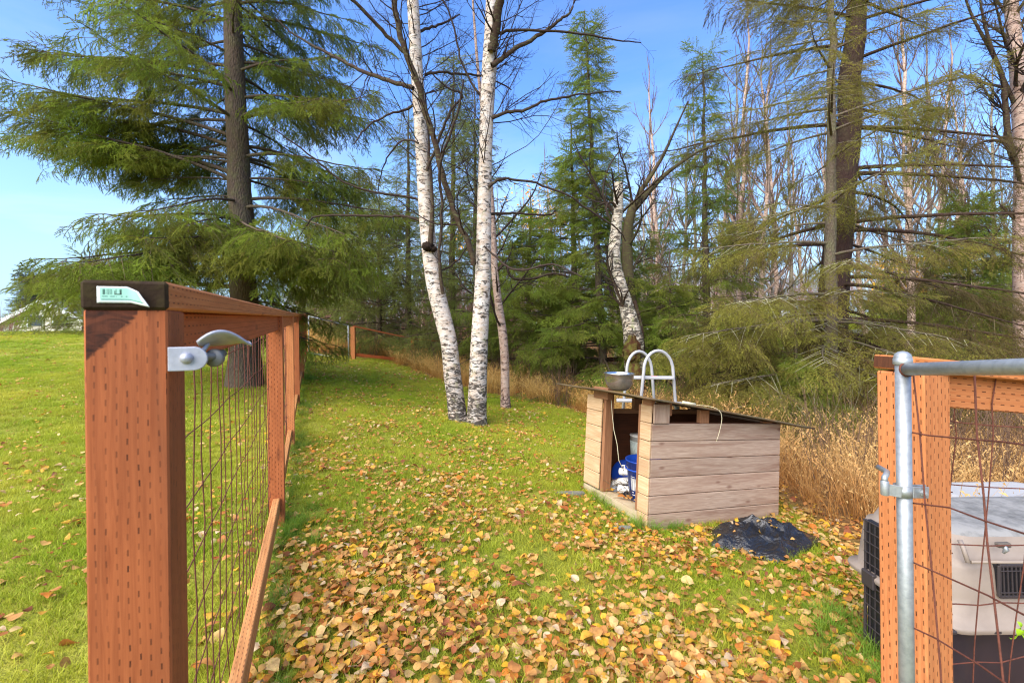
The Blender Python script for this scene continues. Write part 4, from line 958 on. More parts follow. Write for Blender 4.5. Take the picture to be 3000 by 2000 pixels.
def scatter(name, key, pts, eul, scl, parent=None, origin=(0, 0, 0)):
    """one object whose pieces are placed by geometry nodes at the points of its mesh"""
    pr = PROTO[key]; pts = np.asarray(pts)-np.array(origin); n = len(pts)
    me = mesh_np(name, pts, attrs={'rot': np.asarray(eul, np.float32).reshape(-1, 3), 'scl': np.asarray(scl, np.float32), 'pid': rng.integers(0, len(pr), n)})
    me.materials.append(pr[0].data.materials[0])
    o = bpy.data.objects.new(name, me); COL.objects.link(o); o.parent = parent
    gk = 'gn_'+key
    g = bpy.data.node_groups.get(gk)
    if g is None:
        g = bpy.data.node_groups.new(gk, 'GeometryNodeTree'); g.interface.new_socket('Geometry', in_out='INPUT', socket_type='NodeSocketGeometry'); g.interface.new_socket('Geometry', in_out='OUTPUT', socket_type='NodeSocketGeometry')
        N = g.nodes.new; Lk = g.links.new; gi = N('NodeGroupInput'); go = N('NodeGroupOutput'); iop = N('GeometryNodeInstanceOnPoints'); jn = N('GeometryNodeJoinGeometry')
        for p in reversed(pr):
            oi = N('GeometryNodeObjectInfo'); oi.inputs['Object'].default_value = p; oi.transform_space = 'ORIGINAL'
            gt = N('GeometryNodeGeometryToInstance'); Lk(oi.outputs['Geometry'], gt.inputs[0]); Lk(gt.outputs[0], jn.inputs[0])
        def na(nm, tp, oidx=0):
            a = N('GeometryNodeInputNamedAttribute'); a.data_type = tp; a.inputs['Name'].default_value = nm; return a.outputs['Attribute']
        e = N('FunctionNodeEulerToRotation'); Lk(na('rot', 'FLOAT_VECTOR'), e.inputs[0])
        Lk(gi.outputs[0], iop.inputs['Points']); Lk(jn.outputs[0], iop.inputs['Instance']); iop.inputs['Pick Instance'].default_value = True
        Lk(na('pid', 'INT'), iop.inputs['Instance Index']); Lk(e.outputs[0], iop.inputs['Rotation']); Lk(na('scl', 'FLOAT'), iop.inputs['Scale']); Lk(iop.outputs[0], go.inputs[0])
    md = o.modifiers.new('scatter', 'NODES'); md.node_group = g
    return o
def frames(dirs, up, roll):
    """euler angles of frames whose x runs along dirs and z is as near up as can be, then rolled"""
    x = dirs/np.linalg.norm(dirs, axis=1, keepdims=True); y = np.cross(up, x); y /= np.linalg.norm(y, axis=1, keepdims=True)+1e-9; z = np.cross(x, y)
    c, s = np.cos(roll)[:, None], np.sin(roll)[:, None]; y, z = y*c+z*s, z*c-y*s
    return np.stack([np.arctan2(y[:, 2], z[:, 2]), np.arcsin(np.clip(-x[:, 2], -1, 1)), np.arctan2(x[:, 1], x[:, 0])], 1)
protos('n_near', [spray(11+i, L=.36, nl=.0165, nw=.0058, step=.0045, spacing=.055, hang=[.1, .25, .6, .18][i]) for i in range(4)], M['needles'])
protos('n_mid', [spray(21+i, spacing=.05, nl=.02, nw=.0085, step=.010, hang=[.1, .3, .2][i]) for i in range(3)], M['needles_mid'])
protos('n_dark', [spray(31+i, spacing=.06, nl=.02, nw=.008, step=.013, hang=[.15, .35, .2][i]) for i in range(3)], M['needles_dark'])
protos('n_olive', [spray(41+i, L=.5, spacing=.05, nl=.016, nw=.0055, step=.008, hang=[.1, .25, .4][i], bare=[.35, .55, .45][i], ratio=.6) for i in range(3)], M['needles_olive'])
protos('n_deep', [spray(46+i, L=.5, spacing=.055, nl=.016, nw=.0055, step=.008, hang=[.15, .35, .5][i], bare=[.35, .6, .5][i], ratio=.6) for i in range(3)], M['needles_deep'])
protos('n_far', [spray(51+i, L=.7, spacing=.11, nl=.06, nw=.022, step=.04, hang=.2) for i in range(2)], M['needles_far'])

def conifer(name, label, base, top, r0, lenfn, key, group=None, z0=.6, whorl=.42, nb=5, droop=.35, lift=.12, dens=1.0, scale=1.0, bark='bark_spruce',
            twigmat='twig_brown', extra=(), skip=None, seed=1, limbs=False, cat='spruce tree', hang=.25, sec=.22, thin=False, jit=.25, trunk_bend=.0):
    rg = np.random.default_rng(seed); base = np.array(base, float); top = np.array(top, float); Ht = top[2]-base[2]
    root = empty(name, Vector(base), label, cat, group); org = base
    n = 22; f = np.linspace(0, 1, n); tp = base+(top-base)*f[:, None]; tp[:, 0] += trunk_bend*np.sin(f*math.pi); tp[:, :2] += rg.normal(0, .012, (n, 2))*Ht/8
    tr = r0*(1-f)**.85+.008; tr[0] *= 1.35; tr[1] *= 1.08
    tube_obj('trunk', [(tp, tr)], M[bark], root, org, lambda r: 20 if r > .1 else 10)
    br = []; twg = []; sp = []; sd = []; ss = []; limbpolys = []
    def branch(z, az, L, lift_, droop_, den=dens, big=False, sc_=scale):
        ff = np.clip(z/Ht, 0, 1); i = ff*(n-1); i0 = min(int(i), n-2); p0 = tp[i0]+(tp[i0+1]-tp[i0])*(i-i0)
        m = 11; t = np.linspace(0, 1, m); hv = np.array([math.cos(az), math.sin(az), 0]); sv = np.array([-hv[1], hv[0], 0]); bend = rg.normal(0, .12)
        pts = p0+hv*(L*t)[:, None]+sv*(L*bend*t*t)[:, None]; pts[:, 2] += L*(lift_*t-droop_*t*t+.45*droop_*t**3.5)+rg.normal(0, .012, m)*t
        rad = (.006+.0085*L)*(1-t)**.9+.003; poly = (pts, rad)
        (limbpolys if (limbs and L > 1.1) else br).append(poly)
        fol0 = .28 if L > 1 else .12
        q = fol0*L
        dl = np.diff(pts, axis=0)
        while q < L:
            t_ = q/L; i = min(int(t_*(m-1)), m-2); b = pts[i]+dl[i]*(t_*(m-1)-i); fw = unit(dl[i])
            for s in (-1, 1):
                a = R(rg.uniform(38, 66)); l2 = max(.16, (L*.42*(.62 if thin else 1)*(1-t_)**.8+.18)*rg.uniform(.55, 1.1)*(.5+.5*min(1, (t_-fol0)/.25+.3)))*(1 if not big else 1.1)
                sdv = unit(np.cross([0, 0, 1], fw))*s; d2 = fw*math.cos(a)+sdv*math.sin(a); d2[2] -= rg.uniform(.02, .25)+hang*.5
                k = max(2, int(l2/.16)); u = np.linspace(0, 1, k+1); tw_ = b+d2*l2*u[:, None]; tw_[:, 2] -= (hang*l2*.6)*u*u
                twg.append((tw_, np.linspace(.0045, .002, k+1)))
                mm = max(1, int(l2/(.15*sc_)*den*(1 if z < 3.2 or not thin else .6)))
                for j in range(mm):
                    u_ = (j+rg.random()*.9)/mm; c = b+d2*l2*u_; c[2] -= hang*l2*.6*u_*u_; dd = unit(d2+np.array([0, 0, -hang*u_])); yaw = rg.normal(0, .6)
                    pr = np.cross([0, 0, 1], dd); dd = unit(dd+pr*yaw+np.array([0, 0, rg.normal(-.10-hang*.5, .33)])); sp.append(c); sd.append(dd); ss.append(sc_*rg.uniform(.6, 1.05))
            q += sec*rg.uniform(.7, 1.2)
        sp.append(pts[-2]); sd.append(unit(dl[-1])); ss.append(sc_*1.1)
    z = z0
    while z < Ht*.985:
        k = max(3, int(nb*rg.uniform(.7, 1.2)))
        a0 = rg.random()*6.28
        for j in range(k):
            az = a0+j*6.283/k+rg.normal(0, .3); L = lenfn(z, az)*rg.uniform(1-jit, 1+jit*.4)
            if L < .12 or (skip and skip(z, az, rg)): continue
            fr = z/Ht; branch(z+rg.uniform(-.1, .1), az, L, lift*(1+fr*2.2)-(.12 if fr < .2 else 0), droop*(1-fr*.5)*rg.uniform(.7, 1.3))
        z += whorl*(1-.35*z/Ht)*rg.uniform(.8, 1.2)
    for e in extra: branch(*e)
    if limbs:
        for poly in limbpolys: tube_obj('branch', [poly], M[bark], root, org)
    if br: o = tube_obj('branch_wood', br, M[bark], root, org, lambda r: 5); tag(o, kind='stuff')
    if twg: tag(tube_obj('twigs', twg, M[twigmat], root, org, lambda r: 3), kind='stuff')
    if sp:
        sp_ = np.array(sp); e = frames(np.array(sd), np.array([[0, 0, 1.]]), rg.normal(0, .45, len(sp)))
        tag(scatter('foliage', key, sp_, e, ss, root, org), kind='stuff')
    return root
def pz(px, py, Y): q = P(px, py, Y); return (q.x, q.y, q.z)
def gpt(px, Y, lower=.05):
    q = P(px, 1000, Y); q2 = P(px, 960-(Hf(q.x, Y)-1.2)*F/Y, Y); return (q2.x, Y, Hf(q2.x, Y)-lower)
# --- the big spruce over the left fence
b = gpt(722, 8.3); tpx = P(688, 0, 8.3)
top = (b[0]-.45, 8.5, 15.5)
def az_cam(az): return math.sin(az)          # -1 = towards the camera
def len_big(z, az):
    L = np.interp(z, [.5, 1.5, 3.2, 4.6, 6, 9, 12, 15.4], [1.8, 2.6, 2.75, 2.6, 2.5, 1.9, 1.1, .2])
    c = math.cos(az)
    if c < -.45 and 2.9 < z < 4.1: L *= .74
    if z < 2.4 and c > -.2: L *= .62
    if z < 1.9 and c < -.3: L *= .72
    return L
def skip_big(z, az, rg):
    return (math.sin(az) < -.55 and 3.0 < z < 7.2 and rg.random() < .8) or (math.sin(az) < -.25 and z < 2.3)
W_ = math.pi
ex = [(3.9, W_+.0, 4.1, .42, .35, 1.5, True), (4.2, W_-.25, 4.0, .40, .30, 1.5, True), (4.6, W_+.22, 3.6, .34, .28, 1.5, True), (5.0, W_-.1, 3.4, .30, .25, 1.3, True), (5.5, W_+.1, 3.0, .25, .2, 1.2, True), (4.4, W_-.05, 3.8, .46, .4, 1.5, True), (3.75, W_+.35, 3.2, .50, .4, 1.4, True), (5.9, W_-.2, 2.4, .25, .2, 1.2, True),
      (1.85, W_+.04, 4.1, .10, .10, .75, True), (1.25, W_-.12, 3.0, .04, .16, .8, True), (2.3, W_+.15, 2.8, .12, .22, 1.3, True), (2.9, W_-.15, 3.0, .2, .25, 1.3, True),
      (3.0, -1.15, 2.5, .0, .42, 1.6, True), (2.9, -.8, 2.7, .0, .4, 1.6, True), (3.3, -.5, 2.8, .05, .6, 1.5, True), (2.7, -1.4, 2.3, .05, .4, 1.6, True), (2.7, -.3, 2.8, .05, .4, 1.4, True), (2.6, -.9, 2.3, .0, .35, 1.5, True), (3.4, -1.6, 2.2, .0, .6, 1.4, True),
      (2.3, -.5, 2.7, .1, .3, 1.3, True), (2.3, -1.7, 2.2, .05, .4, 1.3, True), (3.1, -2.0, 2.4, .05, .45, 1.3, True), (2.5, -2.2, 2.7, .05, .4, 1.3, True)]
conifer('spruce_tree', 'tall drooping green spruce standing left behind the cedar fence', b, top, .235, len_big, 'n_near', z0=1.2, whorl=.44, nb=7, droop=.50, lift=.12, jit=.42, dens=1.3, extra=ex, skip=skip_big, seed=5, limbs=True, hang=.36, sec=.21)
# --- the twin-stemmed birch
YB = 6.9
bb_ = gpt(1370, YB); birch = empty('birch_tree', Vector(bb_), 'white birch with two stems rising side by side from one base on the lawn', 'birch tree'); bo_ = np.array(bb_)
def path(px, Y, per=5):
    """px: (x, y, width or radius px)"""
    pts = []; rad = []
    for q in px:
        y_ = q[3] if len(q) > 3 else Y; p = P(q[0], q[1], y_); pts.append((p.x, p.y, p.z)); rad.append(q[2]/2*y_/F)
    return smooth_path(pts, rad, per)
zb_ = lambda px, Y: 960-(Hf(P(px, 1000, Y).x, Y)-.06-1.2)*F/Y
stemA = path([(1342, zb_(1340, YB)+8, 66), (1340, 1215, 55), (1334, 1160, 51), (1326, 1105, 51), (1316, 1009, 48), (1300, 940, 50), (1273, 829, 49), (1255, 702, 44), (1247, 600, 42), (1241, 510, 40), (1233, 380, 38), (1224, 255, 36), (1216, 120, 35), (1209, 0, 34), (1196, -160, 30), (1190, -420, 24), (1200, -760, 12)], YB)
stemB = path([(1396, zb_(1400, YB)+8, 70), (1397, 1215, 58), (1400, 1120, 53), (1404, 1009, 51), (1412, 870, 47), (1416, 765, 45), (1418, 660, 43), (1419, 574, 41), (1423, 440, 39), (1426, 340, 40), (1434, 191, 44), (1438, 110, 40), (1441, 0, 36), (1440, -200, 28), (1425, -500, 20), (1430, -800, 10)], YB-.05)
tube_obj('trunk', [stemA], M['birch'], birch, bo_, lambda r: 26); tube_obj('trunk', [stemB], M['birch'], birch, bo_, lambda r: 26)
BR = [ # photographed limbs: x, y, thickness px [, distance]
 [(1441, 150, 26), (1452, 100, 26), (1466, 38, 25), (1497, -10, 22), (1540, -120, 16), (1560, -300, 10)],
 [(1388, 775, 17), (1376, 720, 17), (1338, 638, 17), (1306, 542, 17), (1281, 434, 16), (1255, 344, 17), (1239, 281, 17), (1210, 210, 16), (1191, 128, 15), (1185, 38, 14), (1172, -40, 12), (1150, -200, 8)],
 [(1262, 715, 16, 6.75), (1264, 574, 10, 6.72), (1252, 446, 9, 6.72), (1242, 306, 8, 6.75), (1222, 210, 7, 6.8)],
 [(1297, 860, 11), (1290, 765, 9), (1300, 606, 8), (1296, 542, 8), (1310, 480, 7), (1350, 400, 6), (1375, 310, 4)],
 [(1210, 258, 14), (1160, 236, 13), (1083, 204, 12), (1000, 156, 10), (930, 108, 9), (870, 66, 8), (781, 0, 6), (720, -60, 4)],
 [(1194, 160, 12), (1128, 108, 11), (1064, 57, 9), (1000, 13, 8), (950, -40, 6)],
 [(1235, 585, 8), (1180, 577, 7), (1127, 574, 7), (1038, 555, 6), (960, 500, 5), (905, 455, 4), (850, 420, 3)],
 [(1240, 645, 8), (1180, 632, 7), (1127, 628, 7), (1000, 622, 7), (905, 622, 6), (870, 640, 4), (830, 690, 3)],
 [(1440, 348, 11), (1485, 325, 10), (1542, 312, 9), (1587, 284, 8), (1670, 258, 6), (1765, 236, 4), (1840, 225, 3)],
 [(1440, 195, 17), (1475, 165, 14), (1510, 134, 13), (1587, 83, 11), (1638, 38, 9), (1676, 0, 7), (1700, -60, 5)],
 [(1432, 548, 10), (1460, 524, 9), (1497, 517, 8), (1574, 523, 7), (1670, 555, 6), (1740, 593, 6), (1829, 644, 5), (1865, 680, 3)],
 [(1430, 628, 9), (1470, 622, 8), (1529, 615, 7), (1612, 612, 6), (1638, 590, 4)],
 [(1226, 300, 9), (1180, 330, 7), (1140, 350, 6), (1085, 400, 5), (1060, 450, 3)],
 [(1250, 500, 9), (1300, 380, 8), (1330, 330, 7), (1360, 300, 6), (1320, 290, 5), (1280, 262, 4)],
 [(1244, 220, 9), (1290, 200, 8), (1330, 190, 7), (1400, 175, 6), (1500, 200, 4)],
 [(1428, 300, 8), (1390, 260, 7), (1350, 180, 6), (1330, 90, 5), (1300, 20, 4)],
 [(1216, 100, 9), (1260, 60, 8), (1300, 10, 6), (1330, -50, 4)],
 [(1446, 100, 10), (1520, 80, 8), (1700, 80, 6), (1800, 84, 5), (1900, 80, 3)],
 [(1226, 420, 7), (1180, 400, 6), (1130, 420, 5), (1090, 460, 4), (1060, 520, 3)],
 [(1276, 800, 6), (1330, 770, 5), (1380, 690, 4), (1350, 640, 3)],
 [(1418, 720, 6), (1480, 780, 6), (1530, 800, 6), (1610, 790, 5), (1680, 830, 3)],
]
rgb = np.random.default_rng(3); tw = []
SP = [(0, 0, 0, 0, 0), (8.0, R(48), .42, .13, .12), (6, R(45), .5, .16, .05), (5, R(45), .5, .18, 0)]
for b_ in BR:
    pts, rad = path(b_, 6.7 if rgb.random() < .5 else 7.0)
    dd = rgb.choice([-1, 1])*rgb.uniform(.2, .9); pts[:, 1] += dd*np.linspace(0, 1, len(pts))**1.3; pts = pts+rgb.normal(0, .006, pts.shape)
    tube_obj('branch', [(pts, np.maximum(rad, .003))], M['bare_dark'], birch, bo_)
    L_ = np.linalg.norm(np.diff(pts, axis=0), axis=1).sum(); children(rgb, pts, np.maximum(rad*.55, .004), L_*.62, 1, SP, tw, .12)
for stem in (stemA, stemB):
    m_ = stem[0][:, 2] > 3.2
    pts, rad = stem[0][m_], stem[1][m_]
    for _ in range(44):
        i = rgb.integers(0, len(pts)-1); a = rgb.random()*6.28; grow(rgb, pts[i], (math.cos(a), math.sin(a)*.8, .55), rgb.uniform(.7, 1.9), .010, 1, SP, tw)
tag(tube_obj('twigs', tw, M['bare_dark'], birch, bo_, lambda r: 4 if r > .008 else 3), kind='stuff')
# burl and knots
for (x, y, w, st) in ((1254, 722, 34, 0), (1270, 730, 20, 0)):
    p = P(x, y, YB-.15); q = MB()
    q.grid(lambda a, b, p=p, w=w: p+Vector((math.cos(a*6.283)*math.sin(b*3.14159), math.sin(a*6.283)*math.sin(b*3.14159), math.cos(b*3.14159)*.75))*(w/2*YB/F)*(1+.28*math.sin(a*31)*math.sin(b*19)), 18, 10)
    q.build('burl', simple('burl', S(36, 28, 24), .95, .1, 0, 60, S(70, 56, 44), .6), birch)

# --- slender stem behind it, the mossy snag, the right-edge birch
def single(name, label, px, Y, mat, lim=(), n=0, cat='birch tree', seed=0, spec=None, tmat='bare_dark', group=None, sides=16):
    px = [(px[0][0], zb_(px[0][0], Y), px[0][2])] + list(px[1:]); pts, rad = path(px, Y)
    org = pts[0].copy(); rt = empty(name, Vector(org), label, cat, group); tube_obj('trunk', [(pts, rad)], mat, rt, org, lambda r: sides)
    rg = np.random.default_rng(seed); tw = []
    for l in lim:
        p2, r2 = path(l, Y); p2[:, 1] += rg.uniform(-.5, .5)*np.linspace(0, 1, len(p2)); tube_obj('branch', [(p2, r2)], M[tmat], rt, org); L_ = np.linalg.norm(np.diff(p2, axis=0), axis=1).sum(); children(rg, p2, np.maximum(r2*.5, .004), L_*.6, 1, SP, tw, .15)
    for _ in range(n):
        i = int(len(pts)*rg.uniform(.25, .97)); i = min(i, len(pts)-1); a = rg.random()*6.28; grow(rg, pts[i], (math.cos(a), math.sin(a), rg.uniform(.4, 1.1)), rg.uniform(.5, 1.6)*Y/8, max(.006, rad[i]*.35), 1, SP, tw)
    if tw: tag(tube_obj('twigs', tw, M[tmat], rt, org, lambda r: 3), kind='stuff')
    return rt
single('birch_tree', 'slim cracked birch stem just behind the twin birch', [(1482, 0, 34), (1480, 1150, 26), (1479, 1060, 25), (1473, 980, 26), (1462, 900, 24), (1450, 800, 21), (1445, 690, 18), (1438, 560, 15), (1420, 380, 12), (1400, 200, 9), (1385, 0, 6)], 8.6, M['birch_pink'],
       [[(1450, 800, 8), (1480, 770, 8), (1500, 810, 8), (1560, 812, 8), (1620, 795, 7), (1670, 800, 4)], [(1447, 700, 7), (1490, 650, 6), (1560, 560, 5), (1590, 480, 3)]], 14, seed=4)
single('birch_snag', 'broken lichen-covered birch snag leaning behind the metal ladder', [(1905, 0, 60), (1868, 1150, 52), (1860, 1080, 60), (1856, 1000, 58), (1850, 960, 52), (1836, 900, 42), (1815, 830, 38), (1800, 760, 36), (1803, 690, 33), (1810, 620, 30), (1812, 560, 28), (1812, 536, 26)], 9.2, M['birch_old'],
       [[(1858, 880, 14), (1880, 960, 10), (1890, 1040, 5)], [(1812, 620, 9), (1790, 600, 8), (1770, 610, 5), (1766, 650, 3)]], 4, cat='tree snag', seed=6)
q = P(1852, 1030, 8.9); rt = empty('rotten_stump', q, 'rotten hollow wood knot hanging under the birch snag', 'tree stump')
rt.location = (q.x, q.y, Hf(q.x, q.y)); 
MB().grid(lambda a, b: q+Vector((math.cos(a*6.283)*.17*math.sin(.2+b*2.6), math.sin(a*6.283)*.15*math.sin(.2+b*2.6), .3-.62*b))*(1+.16*math.sin(a*38+b*9)+.1*math.sin(b*30)), 22, 14).build('hollow_wood', M['rot'], rt)
MB().tube([(q.x+.12, q.y, Hf(q.x, q.y)-.05), (q.x+.06, q.y, q.z-.55), (q.x, q.y, q.z-.22)], [.22, .17, .12], 12).build('stump_base', M['rot'], rt)
single('alder_tree', 'mossy alder forking in two thick limbs to the upper right of the snag', [(1880, 0, 40), (1870, 1050, 36), (1848, 900, 34), (1838, 760, 32), (1838, 690, 30), (1850, 620, 26), (1872, 590, 24)], 9.9, M['alder'],
       [[(1860, 610, 20), (1885, 580, 18), (1920, 540, 16), (1955, 505, 13), (2000, 470, 10), (2060, 430, 7), (2130, 400, 4)], [(1848, 640, 18), (1870, 570, 15), (1895, 530, 12), (1930, 470, 9), (1960, 400, 6), (1990, 330, 4)],
        [(1842, 700, 8), (1790, 640, 7), (1770, 560, 6), (1790, 480, 5), (1830, 420, 3)]], 14, cat='alder tree', seed=9, tmat='alder')
single('birch_tree', 'thick pink-barked birch at the right edge above the pipe gate', [(3008, 0, 52), (3000, 1040, 44), (2998, 900, 43), (2994, 700, 40), (2998, 520, 40), (2992, 380, 38), (2984, 240, 36), (2970, 100, 32), (2960, -20, 30), (2940, -300, 20), (2950, -600, 8)], 10.2, M['birch_pink'],
       [[(2975, 480, 18), (2950, 420, 16), (2935, 330, 14), (2920, 240, 12), (2880, 150, 9), (2850, 60, 6), (2830, -40, 4)], [(2990, 360, 16), (3040, 260, 14), (3100, 150, 10)], [(2970, 300, 12), (2900, 170, 9), (2830, 60, 7), (2790, -20, 5)], [(2985, 440, 10), (2900, 420, 8), (2820, 440, 6), (2760, 500, 3)]], 26, seed=12)

# --- right-hand spruces
def lf(*tab): 
    z, l = zip(*tab); return lambda q, az: float(np.interp(q, z, l))
b = gpt(2412, 8.8); t2 = P(2560, -900, 8.9)
conifer('spruce_tree', 'massive dark-trunked spruce with sweeping half-bare boughs on the right', b, (b[0]+1.55, 8.9, 15), .285, lf((.5, 3.2), (3, 3.9), (6, 3.6), (10, 2.4), (15, .3)), 'n_deep', z0=1.3, whorl=.50, nb=5,
        droop=.38, lift=.05, dens=.75, thin=True, seed=21, limbs=True, hang=.3, sec=.24, bark='bark_dark', twigmat='twig_brown', jit=.35,
        skip=lambda z, az, rg: (math.sin(az) < -.35 and rg.random() < .75) or (math.cos(az) < -.2 and z > 2.6 and rg.random() < .75),
        extra=[(2.1, -.5, 3.9, .0, .30, .9, True), (2.9, -.3, 4.2, .02, .34, .9, True), (3.8, -.25, 4.2, .02, .30, .8, True), (4.9, -.15, 4.2, .0, .26, .8, True), (5.8, .0, 4.2, .05, .25, .8, True), (1.5, -.8, 3.0, .0, .25, .9, True), (1.9, -2.5, 3.4, .05, .25, 1.0, True), (1.4, -2.7, 3.6, .06, .22, 1.2, True), (2.4, 3.3, 3.4, .1, .3, .9, True)])
b = gpt(2432, 7.1)
conifer('spruce_tree', 'slim grey-trunked spruce standing right in front of the massive dark one', b, (b[0]+.18, 7.1, 9.5), .095, lf((.3, 1.7), (2, 1.9), (3.5, 1.6), (6, 1.4), (9.5, .2)), 'n_olive', z0=.5, whorl=.42, nb=5, droop=.30, lift=.10, dens=.9,
        seed=23, limbs=True, bark='bark_light', twigmat='twig_lichen', hang=.15, sec=.22, jit=.5, skip=lambda z, az, rg: z > 2.6 and rg.random() < .4,
        extra=[(2.0, 3.3, 2.5, .02, .18, 1.3, True), (1.75, 3.0, 2.7, .0, .14, 1.2, True), (2.4, 3.5, 2.2, .05, .2, 1.2, True), (3.2, 3.2, 2.0, .1, .2, 1.1, True), (1.3, 3.6, 2.4, .0, .12, 1.2, True), (1.0, 3.9, 2.0, .0, .12, 1.2, True), (1.4, -.3, 2.0, .0, .2, .9, True)])
CF = [ # label, px base, Y, top px, top py, r0, length table by height, proto, seed, whorl, nb
 ('narrow green spruce with a bushy top in the middle of the photo', 1772, 11.0, 1712, 30, .10, ((.3, 2.1), (2, 1.7), (3.4, .9), (4.5, .65), (7, .6), (9, .15)), 'n_mid', 31, .34, 5),
 ('thick low spruce with layered boughs left of the snag', 1690, 12.2, 1672, 330, .12, ((.2, 2.3), (2, 2.4), (3.5, 1.9), (5, 1.0), (6.6, .1)), 'n_mid', 32, .36, 5),
 ('open spruce rising between the snag and the massive dark trunk', 2072, 11.6, 2060, 150, .11, ((.3, 1.4), (3, 1.2), (5, .9), (7.5, .3)), 'n_mid', 33, .46, 5),
 ('dark spire spruce seen between the two birch stems', 1322, 14.5, 1330, 150, .13, ((.3, 1.9), (3, 1.5), (5.5, .8), (8, .5), (10, .15)), 'n_dark', 34, .42, 5),
 ('dark spruce directly behind the right birch stem', 1396, 13.2, 1390, 240, .10, ((.3, 1.5), (3, 1.2), (5, .7), (8, .1)), 'n_dark', 35, .40, 5),
 ('mossy dark spruce behind the left birch stem', 1196, 15.5, 1196, 300, .12, ((.3, 1.9), (3, 1.5), (5, .8), (8.4, .1)), 'n_dark', 36, .42, 5),
 ('dense dark spruce over the far cedar rail fence', 1110, 16.2, 1112, 560, .12, ((.3, 2.2), (2.5, 1.9), (5.6, .1)), 'n_dark', 37, .32, 7),
 ('wide low spruce filling the gap right of the twin birch', 1545, 13.0, 1555, 560, .11, ((.2, 2.3), (2, 2.1), (3.5, 1.2), (5, .1)), 'n_mid', 38, .36, 5),
 ('young bright green spruce in front of the large right trunks', 2335, 6.6, 2330, 905, .035, ((.05, .66), (.6, .6), (1.5, .1)), 'n_mid', 39, .16, 7),
 ('small layered spruce left of the young bright one', 1965, 10.0, 1962, 720, .05, ((.1, 1.3), (1.5, 1.1), (2.9, .1)), 'n_mid', 40, .26, 6),
 ('thin spruce pole with ragged boughs right of the dark trunk', 2842, 12.5, 2836, 560, .07, ((.2, 1.5), (2, 1.3), (4.6, .2)), 'n_mid', 41, .30, 6),
 ('small spruce above the square right fence post', 2640, 15.0, 2636, 780, .06, ((.2, 1.0), (1.5, .8), (2.8, .1)), 'n_mid', 42, .28, 6),
 ('low spruce far right behind the pipe gate', 2935, 18.0, 2940, 760, .07, ((.2, .9), (2, .8), (3.4, .1)), 'n_dark', 43, .30, 6),
 ('hazy spruce spire beyond the open spruce', 2170, 19.0, 2180, 420, .12, ((.3, 1.6), (3, 1.1), (8.5, .1)), 'n_dark', 44, .55, 5),
 ('far slender spruce left of the snag top', 1905, 22.0, 1940, 600, .12, ((.3, 2.0), (3, 1.6), (7, .1)), 'n_dark', 45, .5, 6),
 ('spruce whose tip shows left of the big fence-side spruce', 250, 17.0, 262, 735, .10, ((.3, 1.9), (1.5, 1.2), (3, .1)), 'n_dark', 46, .3, 7),
 ('green spruce behind the far metal gate', 985, 18.5, 985, 640, .12, ((.3, 2.2), (2, 1.9), (5.4, .1)), 'n_dark', 47, .34, 7),
 ('spruce just right of the big fence-side spruce', 1062, 21.0, 1050, 480, .14, ((.3, 2.0), (3, 1.6), (8.6, .1)), 'n_dark', 48, .5, 6),
]
for lb, px, Y, tx, ty, r0, tab, key, sd, wh, nb in CF:
    b = gpt(px, Y); t_ = P(tx, ty, Y); Ht = t_.z-b[2]; sc = 1.0 if Y < 12 else 1.25 if Y < 16 else 1.6
    small = Ht < 2.2
    conifer('spruce_tree', lb, b, (t_.x, Y, t_.z), r0, lf(*tab), key, z0=.12 if small else .35, whorl=wh*(1 if Y < 16 else 1.2), nb=nb, droop=.22, lift=.12, dens=(.85 if Y < 12 else .75)*(1.3 if small else 1), scale=sc*(.55 if small else 1),
            seed=sd, hang=.22, sec=.2*sc*(.5 if small else 1), bark='bark_spruce', jit=.4)

# --- distant firs over the left crest
for i, (px, Y, ty, lb) in enumerate([(74, 80, 778, 'tallest of the faint blue-grey firs far left over the lawn crest'), (97, 84, 812, 'short faint fir right of the tallest one far left'), (106, 86, 800, 'thin faint fir second right of the tallest far left'), (131, 82, 790, 'pointed faint fir above the white house roof'), (118, 88, 812, 'smallest faint fir beside the pointed one above the roof'), (158, 85, 806, 'faint fir partly behind the spruce tip over the roof')]):
    b = gpt(px, Y); t_ = P(px, ty, Y)
    conifer('fir_tree', lb, b, (t_.x, Y, t_.z), .25, (lambda Ht, w: (lambda q, az: w*(1-q/Ht)**.8+.2))(t_.z-b[2], 2.6), 'n_far', 'distant firs over the left crest', z0=.5, whorl=.9, nb=7, droop=.2, dens=.6, scale=1.5, seed=60+i, sec=.5, hang=.15)

